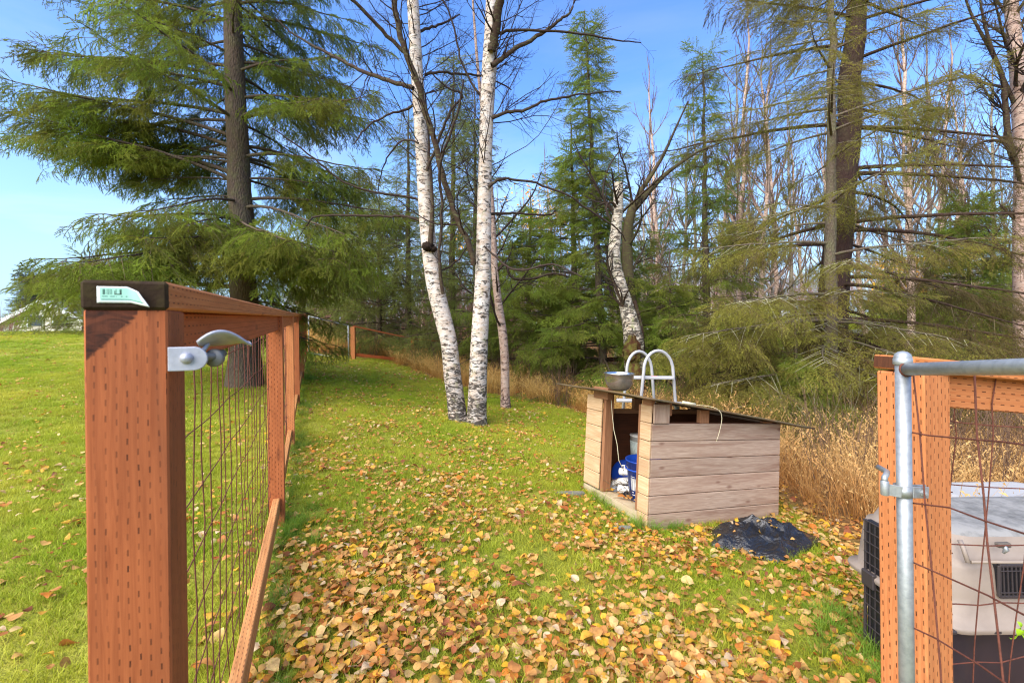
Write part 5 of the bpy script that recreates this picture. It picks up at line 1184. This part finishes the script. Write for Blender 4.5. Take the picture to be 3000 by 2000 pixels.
# --- bare trees behind: six grown patterns, each copy placed by itself
def bare_proto(seed, Ht, r0, lean, mat, tmat=None):
    rg = np.random.default_rng(seed); n = 16; f = np.linspace(0, 1, n); w = np.cumsum(rg.normal(0, .05, (n, 2)), axis=0)
    pts = np.stack([lean*Ht*f**1.5+w[:, 0]*Ht/12, w[:, 1]*Ht/12, -.1+Ht*f], 1); pts[0, :2] = 0; rad = r0*(1-f)**.8+.006
    tr = (pts, rad); tw = []
    sp = [(0, 0, 0, 0, 0), (3.2, R(36), .42, .07, .5), (4.5, R(38), .48, .10, .3), (3.6, R(40), .5, .12, .1)]
    for _ in range(int(Ht*2.6)):
        t = rg.uniform(.22, .98); i = min(int(t*(n-1)), n-2); a = rg.random()*6.28; L_ = (1.15-t)*Ht*.30*rg.uniform(.5, 1.2)
        grow(rg, pts[i], (math.cos(a)*.8, math.sin(a)*.8, rg.uniform(.5, 1.3)), L_, max(.007, rad[i]*.5), 1, sp, tw)
    v, q, rd = tubes_np([tr], lambda r: 9); m1 = mesh_np('trunk', v, quads=q, attrs={'rad': rd.astype(np.float32)}, smooth=True); m1.materials.append(mat)
    v, q, rd = tubes_np(tw, lambda r: 4 if r > .015 else 3); m2 = mesh_np('limbs', v, quads=q, attrs={'rad': rd.astype(np.float32)}, smooth=True); m2.materials.append(tmat or mat)
    return m1, m2
BP = [bare_proto(70, 12, .10, .02, M['bare_far']), bare_proto(71, 11, .085, .06, M['bare_far']), bare_proto(72, 10, .075, -.05, M['bare_grey']), bare_proto(73, 12, .09, -.02, M['bare_grey']), bare_proto(74, 9, .07, .10, M['bare_far']), bare_proto(75, 8, .06, .0, M['bare_grey'])]
names_ = [(1500, 'left of the narrow bushy spruce'), (1760, 'behind the narrow bushy spruce'), (1900, 'above the birch snag'), (2100, 'left of the open spruce'), (2300, 'between the open spruce and the dark trunk'), (2480, 'behind the massive dark trunk'), (2700, 'just right of the massive dark trunk'), (2880, 'over the right fence post'), (9999, 'beside the right-edge birch')]
lst = [(2145, 13.5, 0, 1.0, 0), (2222, 12.6, 1, .95, .3), (2160, 17, 3, 1.0, 1.2), (2290, 15.5, 0, 1.0, 2.2), (2318, 18, 2, 1.1, .7), (2360, 20, 1, 1.0, 2.9), (2655, 12.8, 0, 1.0, 1.0), (2690, 14.5, 1, 1.0, 3.3), (2735, 16.5, 3, 1.05, 4.0), (2748, 19, 0, 1.1, 5.0), (2600, 22, 2, 1.1, .2), (2850, 17, 1, 1.0, 1.7), (2905, 21, 3, 1.1, .9),
       (1992, 16, 2, 1.0, 2.4), (1950, 19, 0, 1.1, 3.6), (2040, 21, 3, 1.1, 4.1), (2090, 15.0, 4, 1.0, 5.2), (1882, 17.5, 5, 1.05, .5), (1900, 24, 0, 1.1, 1.1), (1800, 20, 2, 1.0, 2.0), (1640, 22, 1, 1.0, 3.0), (1590, 25, 4, 1.0, 4.4), (1480, 24, 2, .95, 5.5), (1520, 27, 0, .9, .8), (1260, 23, 5, 1.0, 1.9), (1150, 25, 2, .95, 2.7),
       (1078, 24, 4, 1.0, 3.9), (1010, 27, 2, 1.0, 4.7), (905, 25, 5, 1.0, 5.9), (930, 22, 4, .8, .4), (2410, 24, 3, 1.1, 1.4), (2480, 17, 4, 1.05, 2.3), (2540, 19, 0, 1.0, 3.1), (2220, 25, 0, 1.1, 3.7), (2800, 25, 0, 1.1, 4.9), (2960, 27, 2, 1.1, 5.6), (1710, 28, 3, 1.0, .1), (1850, 29, 1, 1.0, 1.3), (1340, 28, 3, .95, 2.6), (2130, 30, 4, 1.1, 3.4), (3080, 19, 1, 1.0, 4.3), (3200, 16, 0, 1.0, 5.1), (3150, 24, 3, 1.0, .6), (1430, 31, 1, .9, 2.1), (1230, 31, 0, .9, 1.0), (2270, 13.8, 5, .9, 1.9), (1655, 17, 5, .9, 3.7)]
kinds_ = ['pale pink birch pole', 'pale birch leaning right', 'grey bare sapling', 'grey twiggy bare tree', 'pale birch bending over', 'thin grey whip tree']
def dist_word(Y): return 'near the back fence' if Y < 15 else 'some way back' if Y < 20 else 'deeper in the wood' if Y < 26 else 'farthest back'
seen_l = {}
for px, Y, k, sc, rz in lst:
    b = gpt(px, Y); where = next(w for lim_, w in names_ if px < lim_) if px >= 1300 else ('behind the left birch stem' if px > 1100 else 'behind the far metal gate')
    lb = f'{kinds_[k]} {dist_word(Y)}, {where}'; c_ = seen_l.get(lb, 0); seen_l[lb] = c_+1
    if c_: lb += ' on its right'
    rt = empty('bare_tree', Vector(b), lb, 'tree', 'leafless trees in the wood behind', (0, 0, rz)); rt.scale = (sc,)*3
    link('trunk', BP[k][0], None, rt); tag(link('limbs', BP[k][1], None, rt), kind='stuff')
# far brush: twiggy masses nobody could count
def brush_mesh(seed, Ht, n, spread, r):
    rg = np.random.default_rng(seed); tw = []
    sp = [(0, 0, 0, 0, 0), (3.5, R(30), .5, .08, .4), (4, R(34), .5, .12, .1)]
    for _ in range(n):
        a = rg.random()*6.28; s_ = rg.random()*spread*.35; grow(rg, (math.cos(a)*s_, math.sin(a)*s_, -.05), (math.cos(a)*spread, math.sin(a)*spread, 1.2), Ht*rg.uniform(.6, 1), r, 1, sp, tw)
    v, q, rd = tubes_np(tw, lambda r_: 3); return mesh_np('brush', v, quads=q, attrs={'rad': rd.astype(np.float32)})
protos('brush_far', [brush_mesh(80+i, 5.5, 9, .5, .022) for i in range(3)], M['redbrush'])
protos('brush', [brush_mesh(85+i, 1.1, 12, .7, .006) for i in range(3)], M['brush'])
def put(name, key, xy, smin, smax, label, sink=0.0, tilt=.08):
    xy = np.array(xy); n = len(xy); z = H(xy[:, 0], xy[:, 1])-sink; e = np.stack([rng.normal(0, tilt, n), rng.normal(0, tilt, n), rng.random(n)*6.28], 1)
    return tag(scatter(name, key, np.column_stack([xy, z]), e, rng.uniform(smin, smax, n)), label, kind='stuff')
xy = []
for _ in range(420):
    Y = rng.uniform(24, 70); px = rng.uniform(820, 3300); x = (px-1500)/F*Y
    if px > 1950 and Y < 46: continue
    xy.append((x, Y))
put('distant_woods', 'brush_far', xy, .8, 1.5, 'far leafless pinkish wood behind all the trees')
xy = [((px-1500)/F*Y, Y) for px, Y in zip(rng.uniform(-900, 420, 60), rng.uniform(60, 95, 60))]
put('distant_woods', 'brush_far', xy, .7, 1.0, 'far leafless wood over the left crest')
xy = []
for _ in range(1000):
    Y = rng.uniform(5.0, 21); px = rng.uniform(800, 3200); x = (px-1500)/F*Y
    r_, s_ = rs(x, Y)
    if x < xb(Y)+.5 or (s_ < 15.2 and r_ < 1.5) or (r_ > 19 and x > 4): continue
    xy.append((x, Y))
put('undergrowth', 'brush', xy, .5, 1.25, 'tangled leafless undergrowth on the woodland floor')
def shrub(label, px, Y, Ht, seed, mat, n=16, r=.008, cat='shrub', spread=.6):
    b = gpt(px, Y); rt = empty('bare_shrub', Vector(b), label, cat); me = brush_mesh(seed, Ht, n, spread, r); me.name = 'stems'; link('stems', me, mat, rt)
shrub('reddish bare shrub at the left edge before the white house', 22, 25, 2.4, 91, M['redbrush'], 34, .014)
shrub('dark bare shrub under the far cedar rail fence', 1082, 14.6, 1.3, 92, M['brush'], 22)
shrub('arching bare shrub right of the dog house in dry grass', 2470, 4.6, 1.25, 93, M['brush'], 18, .005)
shrub('tangled lichen-grey shrub at the foot of the slim grey spruce', 2385, 6.2, 1.4, 94, M['twig_lichen'], 24, .006)
shrub('bare twiggy shrub behind the open pipe gate', 2860, 4.2, 1.5, 95, M['brush'], 22, .006)
shrub('dark twiggy shrub behind the frosted tote', 3010, 4.9, 1.5, 96, M['brush'], 22, .006)
shrub('thin bare shrub behind the metal ladder', 2030, 7.6, 1.3, 97, M['brush'], 16, .005)
shrub('thin bare shrub between birch and dog house in the gold grass', 1640, 9.6, 1.0, 98, M['brush'], 16, .005)

# ------------------------------------------------------------------ grass
def clump(seed, n, spread, h0, h1, w, lean, segs=3, head=False):
    rg = np.random.default_rng(seed); V = []; T = []; t_ = []
    for _ in range(n):
        a = rg.random()*6.28; d = spread*math.sqrt(rg.random()); bx, by = d*math.cos(a), d*math.sin(a); h = rg.uniform(h0, h1); la = rg.random()*6.28; ln = lean*rg.uniform(.2, 1.2)
        ww = w*rg.uniform(.6, 1.2); fa = rg.random()*3.14; k0 = len(V)
        for k in range(segs+1):
            f = k/segs; x = bx+math.cos(la)*ln*h*f**1.8; y = by+math.sin(la)*ln*h*f**1.8; z = h*f*(1-.25*ln*f*f); wd = ww*(1-f**1.5)*.5
            if k < segs: V += [(x-math.cos(fa)*wd, y-math.sin(fa)*wd, z), (x+math.cos(fa)*wd, y+math.sin(fa)*wd, z)]; t_ += [f, f]
            else: V.append((x, y, z)); t_.append(1)
        for k in range(segs-1): a_ = k0+2*k; T += [(a_, a_+1, a_+3), (a_, a_+3, a_+2)]
        a_ = k0+2*(segs-1); T.append((a_, a_+1, a_+2))
        if head and rg.random() < .45:
            for j in range(9):
                f = 1-j*.028; x = bx+math.cos(la)*ln*h*f**1.8; y = by+math.sin(la)*ln*h*f**1.8; z = h*f*(1-.25*ln*f*f); q = rg.normal(0, .012, 3); k1 = len(V)
                V += [(x, y, z), (x+q[0], y+q[1], z+.012+abs(q[2])), (x+q[0]*.3+.004, y+q[1]*.3, z+.02)]; t_ += [1, 1, 1]; T.append((k1, k1+1, k1+2))
    return mesh_np('clump', np.array(V), tris=T, attrs={'t': np.array(t_, np.float32)})
protos('lawn', [clump(100+i, 46, .075, .022, .055, .0034, .9) for i in range(4)], M['grass'])
protos('tuft', [clump(105+i, 60, .06, .08, .2, .004, 1.1, 4) for i in range(3)], M['tuft'])
protos('straw', [clump(110+i, 44, .13, .35, .85, .0055, .75, 5, True) for i in range(4)], M['straw'])
protos('gold', [clump(115+i, 44, .16, .25, .62, .006, .7, 4, True) for i in range(4)], M['straw_gold'])
def cone_pts(n, y0, y1, p0, p1, keep):
    Y = np.sqrt(rng.uniform(y0*y0, y1*y1, n)); px = rng.uniform(p0, p1, n); X = (px-1500)/F*Y; m = keep(X, Y); return np.stack([X[m], Y[m]], 1)
onlawn = lambda X, Y: (lawnmask(X, Y) > .3+.4*rng.random(len(X)))
patchy = lambda X, Y: onlawn(X, Y) & (np.sin(X*2.7+Y*1.9)*np.sin(Y*3.1-X*1.3)+.5*np.sin(X*11)*np.sin(Y*13) > rng.uniform(-1.5, -.45, len(X)))
near_l = cone_pts(10500, .9, 5, -500, 3500, patchy); mid_l = cone_pts(17000, 5, 11, -400, 3300, onlawn); far_l = cone_pts(15000, 11, 24, -300, 2600, onlawn)
put('lawn_grass', 'lawn', near_l, .8, 1.15, 'short lawn grass on the near slope', .004, .12)
put('lawn_grass', 'lawn', mid_l, 1.0, 1.4, 'short lawn grass in the middle distance', .004, .12)
put('lawn_grass', 'lawn', far_l, 1.5, 2.2, 'short lawn grass up to the crest', .01, .12)
put('lawn_grass', 'lawn', cone_pts(9000, 16, 44, 1900, 3300, lambda X, Y: lawnmask(X, Y) > .5), 2.5, 4.0, 'yellow-green grass of the far lawn', .02, .1)
# long green tufts along the fence foot and the dog house
t_xy = []
for i in range(len(Cn)-1):
    d = seg_d[i]; u = Vector((d.y, -d.x, 0)); L_ = (Cn[i+1]-Cn[i]).length
    for _ in range(int(L_*13)):
        s_ = random.random()**.8*L_; o_ = random.gauss(-.02, .06); q = Cn[i]+d*s_+u*o_; t_xy.append((q.x, q.y))
    for _ in range(22): q = Cn[i+1]+d*random.gauss(-.05, .1)+u*random.gauss(.06, .09); t_xy.append((q.x, q.y))
for _ in range(14): q = HP(random.uniform(-.05, .35), random.uniform(-.08, .0), 0); t_xy.append((q.x, q.y))
for _ in range(18): q = HP(random.uniform(-.09, -.03), random.uniform(.0, .9), 0); t_xy.append((q.x, q.y))
for _ in range(50): t_xy.append((random.gauss(1.6, .1), random.uniform(1.8, 2.5)))
put('long_grass', 'tuft', t_xy, .3, .85, 'longer green grass at the fence foot and round the dog house', .01, .15)
def edge(X, Y):
    e = X-xb(Y); r_, s_ = rs(X, Y)
    back = (s_ >= 14.6) & (r_ > -3)
    return (((e > .02+.25*rng.random(len(X))) & (s_ < 14.3)) | back)
sx_ = cone_pts(5200, 7.0, 20, 850, 2500, lambda X, Y: edge(X, Y) & (rng.random(len(X)) < np.clip(1.35-(X-xb(Y))/3.5, .12, 1)) & ~((rs(X, Y)[0] > 18)))
put('golden_grass', 'gold', sx_, .7, 1.15, 'golden dry grass along the edge of the wood', .02, .12)
nearx = cone_pts(950, 2.3, 8.5, 1500, 3400, lambda X, Y: (X-xb(Y) > .12+.2*rng.random(len(X))) & ~((X > cx0-.15) & (X < cx1+.1) & (Y < cy1+.2)) & ~((X > 2.0) & (X < 3.9) & (Y > 2.3) & (Y < 3.5) & (X > 2.72)))
put('dry_grass', 'straw', nearx, .5, 1.2, 'tall straw-coloured dry grass right of the dog house', .02, .14)

# ------------------------------------------------------------------ fallen leaves
def leaf_shape(seed):
    rg = np.random.default_rng(seed); n = 7; prof = [(0, 0), (.10, .20), (.28, .37), (.5, .38), (.7, .28), (.87, .12), (1, 0)]
    V = []; curl = rg.uniform(.2, 1.5); fold = rg.uniform(-.5, .9); tw_ = rg.normal(0, .5); wav = rg.uniform(0, .06)
    for i, (x, w) in enumerate(prof):
        zc = curl*.16*math.sin(x*math.pi*rg.uniform(.85, 1.1))-.05*curl*x
        for s in (-1, 0, 1):
            ww = w*(1+rg.normal(0, .06)); V.append((x-.5, s*ww*math.cos(fold*.7), zc+abs(s)*ww*math.sin(fold)*.7+s*tw_*.12*x+wav*math.sin(x*9+s*2)))
    st = len(V); V += [(-.5, .012, .0), (-.5, -.012, .0), (-.86, 0, rg.uniform(-.05, .12))]
    T = []
    for i in range(n-1):
        for s in (0, 1): a = i*3+s; b = a+3; T += [(a, b, b+1), (a, b+1, a+1)]
    T.append((st, st+1, st+2)); return np.array(V), np.array(T)
LS = [leaf_shape(200+i) for i in range(9)]
PAL = np.array([S(228, 178, 98), S(214, 156, 86), S(230, 194, 124), S(228, 172, 62), S(232, 182, 48), S(198, 126, 60), S(164, 92, 44), S(156, 90, 58), S(230, 200, 156), S(202, 138, 74), S(214, 130, 48), S(122, 72, 38)])
PALN = ['tan', 'dusky tan', 'pale tan', 'ochre', 'yellow', 'orange-brown', 'brown', 'dark pinkish brown', 'cream', 'light brown', 'orange', 'dark brown']
PW_ = np.array([22, 16, 15, 11, 8, 7, 4, 3, 7, 11, 6, 2.]); PW_ /= PW_.sum()
def leaf_density(X, Y):
    r_, s_ = rs(X, Y); b = np.interp(Y, [0, 2.0, 3.5, 5, 7, 10, 16], [1.5, 1.4, 1.05, .85, .85, .85, .7])
    lane = np.where(r_ < -.05, np.interp(Y, [0, 3, 5], [.13, .16, .28]), 1.0); cl = .68+.55*(np.sin(X*3.1+Y*1.7)*np.sin(Y*2.3-X*1.1+2)+.2*np.sin(X*9+1)*np.sin(Y*8))
    green = np.exp(-((X-1.15)**2/.5+(Y-2.55)**2/.12))*.75+np.exp(-((X-.9)**2/.05+(Y-4.2)**2/.6))*.5
    edge_ = np.clip(1-np.abs(X-xb(Y)+.2)/.55, 0, 1)*1.3*(Y < 6)+np.clip(1-np.abs(X-xb(Y)+.1)/.5, 0, 1)*.8*(Y > 9)
    fence_ = np.exp(-((r_-.05)/.1)**2)*-.3
    return np.clip((b*cl*lane*1.3)*(1-green)+edge_+fence_, .02, 2.0)
n_try = 120000
Yl = rng.uniform(.95**.5, 19**.5, n_try)**2; pxl = rng.uniform(-350, 3350, n_try); Xl = (pxl-1500)/F*Yl
keep = (rng.random(n_try)*1.6 < leaf_density(Xl, Yl)*np.clip(Yl/2.6, .35, 1.0)*.98) & ((lawnmask(Xl, Yl) > .2) | (rng.random(n_try) < .5))
bx_, by_ = Xl-K0.x, Yl-K0.y; ca_, sa_ = math.cos(ah), math.sin(ah); lx_, ly_ = bx_*ca_+by_*sa_, -bx_*sa_+by_*ca_
keep &= ~((lx_ > -.03) & (lx_ < L+.02) & (ly_ > -.02) & (ly_ < W)) & ~((Xl > cx0) & (Xl < cx1) & (Yl > cy0+.05) & (Yl < cy1))
Xl, Yl = Xl[keep], Yl[keep]
# a drift against the dog house, leaves lying on the bag, inside the doorway and on the roof
dx_ = []; 
for _ in range(260): q = HP(random.uniform(.15, .8), random.gauss(-.16, .09), 0); dx_.append((q.x, q.y, None))
for _ in range(260): q = (bag_c.x+random.gauss(.1, .42), bag_c.y+random.gauss(-.12, .2)); dx_.append((q[0], q[1], None))
for _ in range(16): dx_.append((bag_c.x+random.gauss(.0, .12), bag_c.y+random.gauss(.05, .07), .0)); e_ = dx_[-1]; dx_[-1] = (e_[0], e_[1], BAGV[np.argmin((BAGV[:, 0]-e_[0])**2+(BAGV[:, 1]-e_[1])**2), 2]+.004)
for _ in range(60): q = HP(random.uniform(.04, .4), random.uniform(.25, .72), .128); dx_.append((q.x, q.y, q.z))
D_ = np.array([(a, b, 1e9 if c is None else c) for a, b, c in dx_]); NL = len(Xl)
X_ = np.concatenate([Xl, D_[:, 0]]); Y_ = np.concatenate([Yl, D_[:, 1]]); zb2 = H(X_, Y_)
Z_ = zb2+rng.uniform(.008, .036, len(X_))*np.where(lawnmask(X_, Y_) > .4, 1, .6); zz = D_[:, 2]; Z_[NL:] = np.where(zz < 1e8, zz+.008, Z_[NL:])
inbag = (((X_-bag_c.x-.02)/.37)**2+((Y_-bag_c.y-.04)/.28)**2 < 1) & (Z_ < zb2+.06); keep = ~inbag
X_, Y_, Z_ = X_[keep], Y_[keep], Z_[keep]; n = len(X_)
pi_ = rng.choice(len(PAL), n, p=PW_); si_ = rng.integers(0, len(LS), n); sz = np.exp(rng.normal(math.log(.037), .30, n)).clip(.018, .078)*np.where(Y_ > 9, 1.2, 1)
yaw = rng.random(n)*6.283; tl = rng.normal(0, .26, (n, 2))*rng.choice([.4, 1, 1.9], (n, 1)); flip = rng.random(n) < .45
def rotm(i):
    e = Matrix.Rotation(yaw[i], 3, 'Z') @ Matrix.Rotation(tl[i, 0], 3, 'X') @ Matrix.Rotation(tl[i, 1], 3, 'Y')
    return e
show = sz/np.sqrt(X_**2+Y_**2+1.3**2)*(np.abs(X_/Y_) < 1.12)*(F*(1.3)/np.maximum(Y_, .1) < 1060)
hid = (X_/Y_ < -.70) & (X_/Y_ > -.95); show[hid] *= .1
big = np.argsort(-show)[:300]; isbig = np.zeros(n, bool); isbig[big] = True
V = []; T = []; C = []; nv = 0
c1, s1 = np.cos(yaw), np.sin(yaw)
for k, (lv_, lt) in enumerate(LS):
    idx = np.where((si_ == k) & ~isbig)[0]; m = len(idx); 
    if not m: continue
    v = lv_[None]*sz[idx][:, None, None]; v = v.copy(); v[:, :, 2] *= np.where(flip[idx], -1, 1)[:, None]*.9
    y_, p_ = tl[idx, 0][:, None], tl[idx, 1][:, None]; cy_, sy_, cp, sp_ = np.cos(y_), np.sin(y_), np.cos(p_), np.sin(p_)
    x0, y0, z0 = v[..., 0], v[..., 1], v[..., 2]; y0, z0 = y0*cy_-z0*sy_, y0*sy_+z0*cy_; x0, z0 = x0*cp+z0*sp_, -x0*sp_+z0*cp
    c_, s_ = c1[idx][:, None], s1[idx][:, None]; x0, y0 = x0*c_-y0*s_, x0*s_+y0*c_
    w = np.stack([x0+X_[idx][:, None], y0+Y_[idx][:, None], z0+Z_[idx][:, None]], -1); nvv = lv_.shape[0]
    V.append(w.reshape(-1, 3)); T.append((lt[None]+nv+np.arange(m)[:, None, None]*nvv).reshape(-1, 3)); nv += m*nvv
    cc_ = PAL[pi_[idx]]*rng.uniform(.6, 1.08, (m, 1)); cc_[:, 3] = 1; C.append(np.repeat(cc_, nvv, 0))
tag(link('leaf_litter', mesh_np('leaf_litter', np.concatenate(V), tris=np.concatenate(T), attrs={'lc': np.concatenate(C)}, smooth=True), M['leaf']), 'thousands of small fallen birch leaves scattered over the lawn', kind='stuff')
LM = {}; LF = []
def place_word(x, y):
    r_, s_ = rs(x, y)
    if r_ < -.05: return 'on the lawn left of the cedar fence'
    px = 1500+F*x/y
    if x < -.3 and y < 2.6 and r_ < .55: return 'beside the cedar fence rail'
    if px > 2250: return 'near the right fence post'
    if px < 1100: return 'low down, nearer the cedar fence'
    if px < 1700: return 'in the lower middle of the lawn'
    return 'lower right, before the dog house'
for i in big:
    k = (int(si_[i]), int(pi_[i]))
    if k not in LM:
        lv_, lt = LS[k[0]]; col = np.repeat(PAL[k[1]][None], len(lv_), 0); me = mesh_np('fallen_leaf', lv_, tris=lt, attrs={'lc': col}, smooth=True); me.materials.append(M['leaf']); LM[k] = me
    o = bpy.data.objects.new('fallen_leaf', LM[k]); COL.objects.link(o); o.location = (X_[i], Y_[i], Z_[i]); o.rotation_euler = rotm(i).to_euler(); s_ = float(sz[i]); o.scale = (s_, s_, s_*(-.9 if flip[i] else .9))
    LF.append((o, 1500+F*X_[i]/Y_[i], Y_[i], f'{PALN[k[1]]} {["curled", "flat", "folded", "cupped", "crinkled", "twisted", "arched", "smooth", "bent"][k[0]]} leaf {place_word(X_[i], Y_[i])}'))

by = {}
for q in LF: by.setdefault(q[3], []).append(q)
ORD = ['leftmost', 'second from left', 'third from left', 'fourth from left', 'fifth from left', 'sixth from left', 'seventh from left', 'eighth from left']
for lb, qs in by.items():
    qs.sort(key=lambda q: q[1])
    for j, q in enumerate(qs):
        pre = '' if len(qs) == 1 else ('rightmost ' if j == len(qs)-1 else ORD[min(j, 7)]+' ')
        tag(q[0], pre+lb, 'leaf', 'fallen leaves lying on the grass')

# ------------------------------------------------------------------ far buildings and cars
def house(label, c, w, dpt, wall_h, rise, side_w, rz=0.0, base=0.0):
    rt = empty('house', c, label, 'house', None, (0, 0, rz)); x0, x1 = -w/2, w/2; h0 = base
    mb = MB(); mb.prism([(x0, h0), (x1, h0), (x1, wall_h), (0, wall_h+rise), (x0, wall_h)], dpt, Matrix.Identity(4)); mb.build('wall', M['housewall'], rt, local=True)
    nb_ = int((wall_h-h0)/.22); mb = MB()
    for k in range(1, nb_+9):
        z = h0+k*.22; hw = w/2 if z < wall_h else w/2*(1-(z-wall_h)/rise)
        if hw > .2: mb.board((-hw+.05, -.012, z), (hw-.05, -.012, z), .02, .02, (0, 0, 1), .001)
    tag(mb.build('siding_laps', M['housewall'], rt, local=True), kind='stuff')
    for s in (-1, 1):
        a = Vector((s*(w/2+.5), -.45, wall_h-.5*rise/(w/2)+.05)); b = Vector((0, -.45, wall_h+rise+.05)); nrm = Vector((s*rise, 0, w/2)).normalized()
        mid = (a+b)/2; MB().board(a+Vector((0, dpt/2+.45, 0)), b+Vector((0, dpt/2+.45, 0)), dpt+.9, .1, (0, 1, 0)).build('roof', M['roof'], rt, local=True)
        MB().board(a+Vector((0, -.03, -.06)), b+Vector((0, -.03, -.06)), .26, .04, nrm).build('fascia', M['fascia'], rt, local=True)
    for x_ in (-w*.09, w*.09):
        MB().box((x_, -.04, wall_h+rise*.42), (w*.10, .06, rise*.3), .01).build('window', M['glass'], rt, local=True)
        f_ = MB()
        for s in (-1, 1): MB().box((x_+s*w*.055, -.06, wall_h+rise*.42), (.08, .08, rise*.36), .01).build('window_frame', M['fascia'], rt, local=True)
    if side_w:
        z1 = wall_h+rise*.92; mb = MB(); y0, y1 = dpt*.35, dpt*.85
        MB().box((w*.1+side_w/2, (y0+y1)/2, (h0+wall_h)/2), (side_w, y1-y0, wall_h-h0)).build('side_wing', M['housewall'], rt, local=True)
        MB().board((w*.1, y0-.6+1.3, (wall_h+z1)/2), (w*.1+side_w+.5, y0-.6+1.3, (wall_h+z1)/2), 3.1, .1, Vector((0, 2.6, z1-wall_h)).normalized()).build('roof', M['roof'], rt, local=True)
        for k in range(3): MB().box((w*.5+side_w*.25*k, y0-.03, wall_h*.62), (1.0, .06, .9)).build('window', M['glass'], rt, local=True)
    return rt
q = P(143, 880, 30); house('pale sided house with grey roof behind the left lawn crest', (q.x, 30, Hf(q.x, 30)-.5), 10.5, 9, q.z-2.25-Hf(q.x, 30)+.5, 2.2, 14, R(-6))
q = P(2085, 820, 66); house('pale house glimpsed between the snag and the dark spruce', (q.x, 66, Hf(q.x, 66)-.2), 13, 9, 3.2, 2.6, 9, R(8))
q = P(2790, 800, 72); house('pale house glimpsed far behind the right spruce boughs', (q.x, 72, Hf(q.x, 72)-.2), 14, 9, 3.2, 2.6, 0, R(-10))
def car(label, px, Y, paint, rz, tall=1.0):
    q = gpt(px, Y, 0); rt = empty('parked_car', (q[0], q[1], q[2]+.03), label, 'car', None, (0, 0, rz)); I = Matrix.Translation((0, -.88, 0))
    body = [(-2.2, .32), (2.15, .32), (2.25, .55), (2.15, .82), (1.2, .95), (.75, 1.0), (-1.9, 1.0), (-2.22, .85), (-2.28, .5)]
    o = MB().prism(body, 1.76, I).build('body', paint, rt, local=True); bv = o.modifiers.new('b', 'BEVEL'); bv.width = .06; bv.segments = 2
    cab = [(-1.95, .98), (1.0, .98), (.35, 1.45*tall), (-.2, 1.52*tall), (-1.4, 1.5*tall)]
    o = MB().prism(cab, 1.5, Matrix.Translation((0, -.75, 0))).build('cabin_glass', M['glass'], rt, local=True)
    o = MB().prism([(.36, 1.45*tall), (-.2, 1.53*tall), (-1.42, 1.51*tall), (-1.42, 1.55*tall), (-.2, 1.58*tall), (.36, 1.5*tall)], 1.52, Matrix.Translation((0, -.76, 0))).build('roof', paint, rt, local=True)
    for x_ in (-.55, -1.7, .5): MB().board((x_, -.755, .98), (x_-.12 if x_ < 0 else x_-.35, -.745, 1.5*tall), .07, .02, (1, 0, 0)).build('pillar', paint, rt, local=True)
    for x_ in (-1.4, 1.4):
        for y_ in (-.86, .86):
            w = MB().lathe([(.001, -.1), (.3, -.1), (.33, -.06), (.33, .06), (.3, .1), (.001, .1)], (x_, y_, .33), 20, (0, 1, 0)).build('wheel', M['rubber'], rt, local=True)
            MB().lathe([(.001, -.0), (.17, -.01), (.2, .01)], (x_, y_+(-.105 if y_ < 0 else .105), .33), 14, (0, -1 if y_ < 0 else 1, 0)).build('rim', M['alu'], w, local=True)
    for y_ in (-.6, .6): MB().box((2.17, y_, .7), (.12, .3, .14), .02).build('headlight', M['fascia'], rt, local=True)
car('dark parked car on the street seen over the right fence', 2900, 40.5, M['paint_dark'], R(8), 1.05)
car('white parked car behind the right-edge birch', 2985, 43, M['paint_white'], R(6))
car('white parked van glimpsed left of the massive dark spruce', 2245, 42, M['paint_white'], R(-4), 1.2)
# yellow-leaved tree far behind the right boughs, and a few orange leaves still hanging
protos('yl', [mesh_np('l', LS[0][0]*.1, tris=LS[0][1], attrs={})], M['yleaf'])
def leafy(label, px, py, Y, R_, n, key='yl'):
    b = gpt(px, Y); c = P(px, py, Y); rt = empty('yellow_tree', Vector(b), label, 'tree'); m1, m2 = BP[5]; 
    k = (c.z+R_-b[2])/8; t_ = link('trunk', m1, None, rt); t_.scale = (k,)*3; l_ = link('limbs', m2, None, rt); l_.scale = (k,)*3
    p = rng.normal(0, R_*.45, (n, 3))*np.array([1, 1, .8])+np.array([c.x, Y, c.z]); p += .25*np.sin(p*2.7)
    tag(scatter('foliage', key, p, rng.random((n, 3))*6, rng.uniform(.8, 1.8, n), rt, b), kind='stuff')
leafy('bright yellow-leaved tree far behind the right boughs', 2665, 810, 34, 2.6, 2600)
leafy('orange-yellow leafed tree deep in the wood right of the birch', 1600, 640, 30, 2.6, 900)
leafy('sparse yellow-leaved young tree left of the snag', 1410, 700, 26, 2.2, 420)
# fresh green leaf sprig at the right edge and a few seed heads before the crate
sq_ = P(2990, 1850, 1.5); rt = empty('green_sprig', (sq_.x, sq_.y, Hf(sq_.x, sq_.y)), 'bright green leafy sprig at the right edge before the crate', 'plant')
MB().tube([(sq_.x+.05, sq_.y+.02, Hf(sq_.x, sq_.y)), (sq_.x+.03, sq_.y, sq_.z-.05), sq_], .0016, 5).build('stem', M['leaf_green'], rt)
for k in range(5):
    a = k*1.3; c = Vector((math.cos(a)*.018, math.sin(a)*.01, math.sin(a*1.7)*.018)); o = link('leaf', mesh_np('leaf', LS[k][0]*.030 @ np.array(Matrix.Rotation(a, 3, 'Y') @ Matrix.Rotation(1.2, 3, 'X')).T+np.array(sq_-rt.location+c), tris=LS[k][1]), M['leaf_green'], rt)
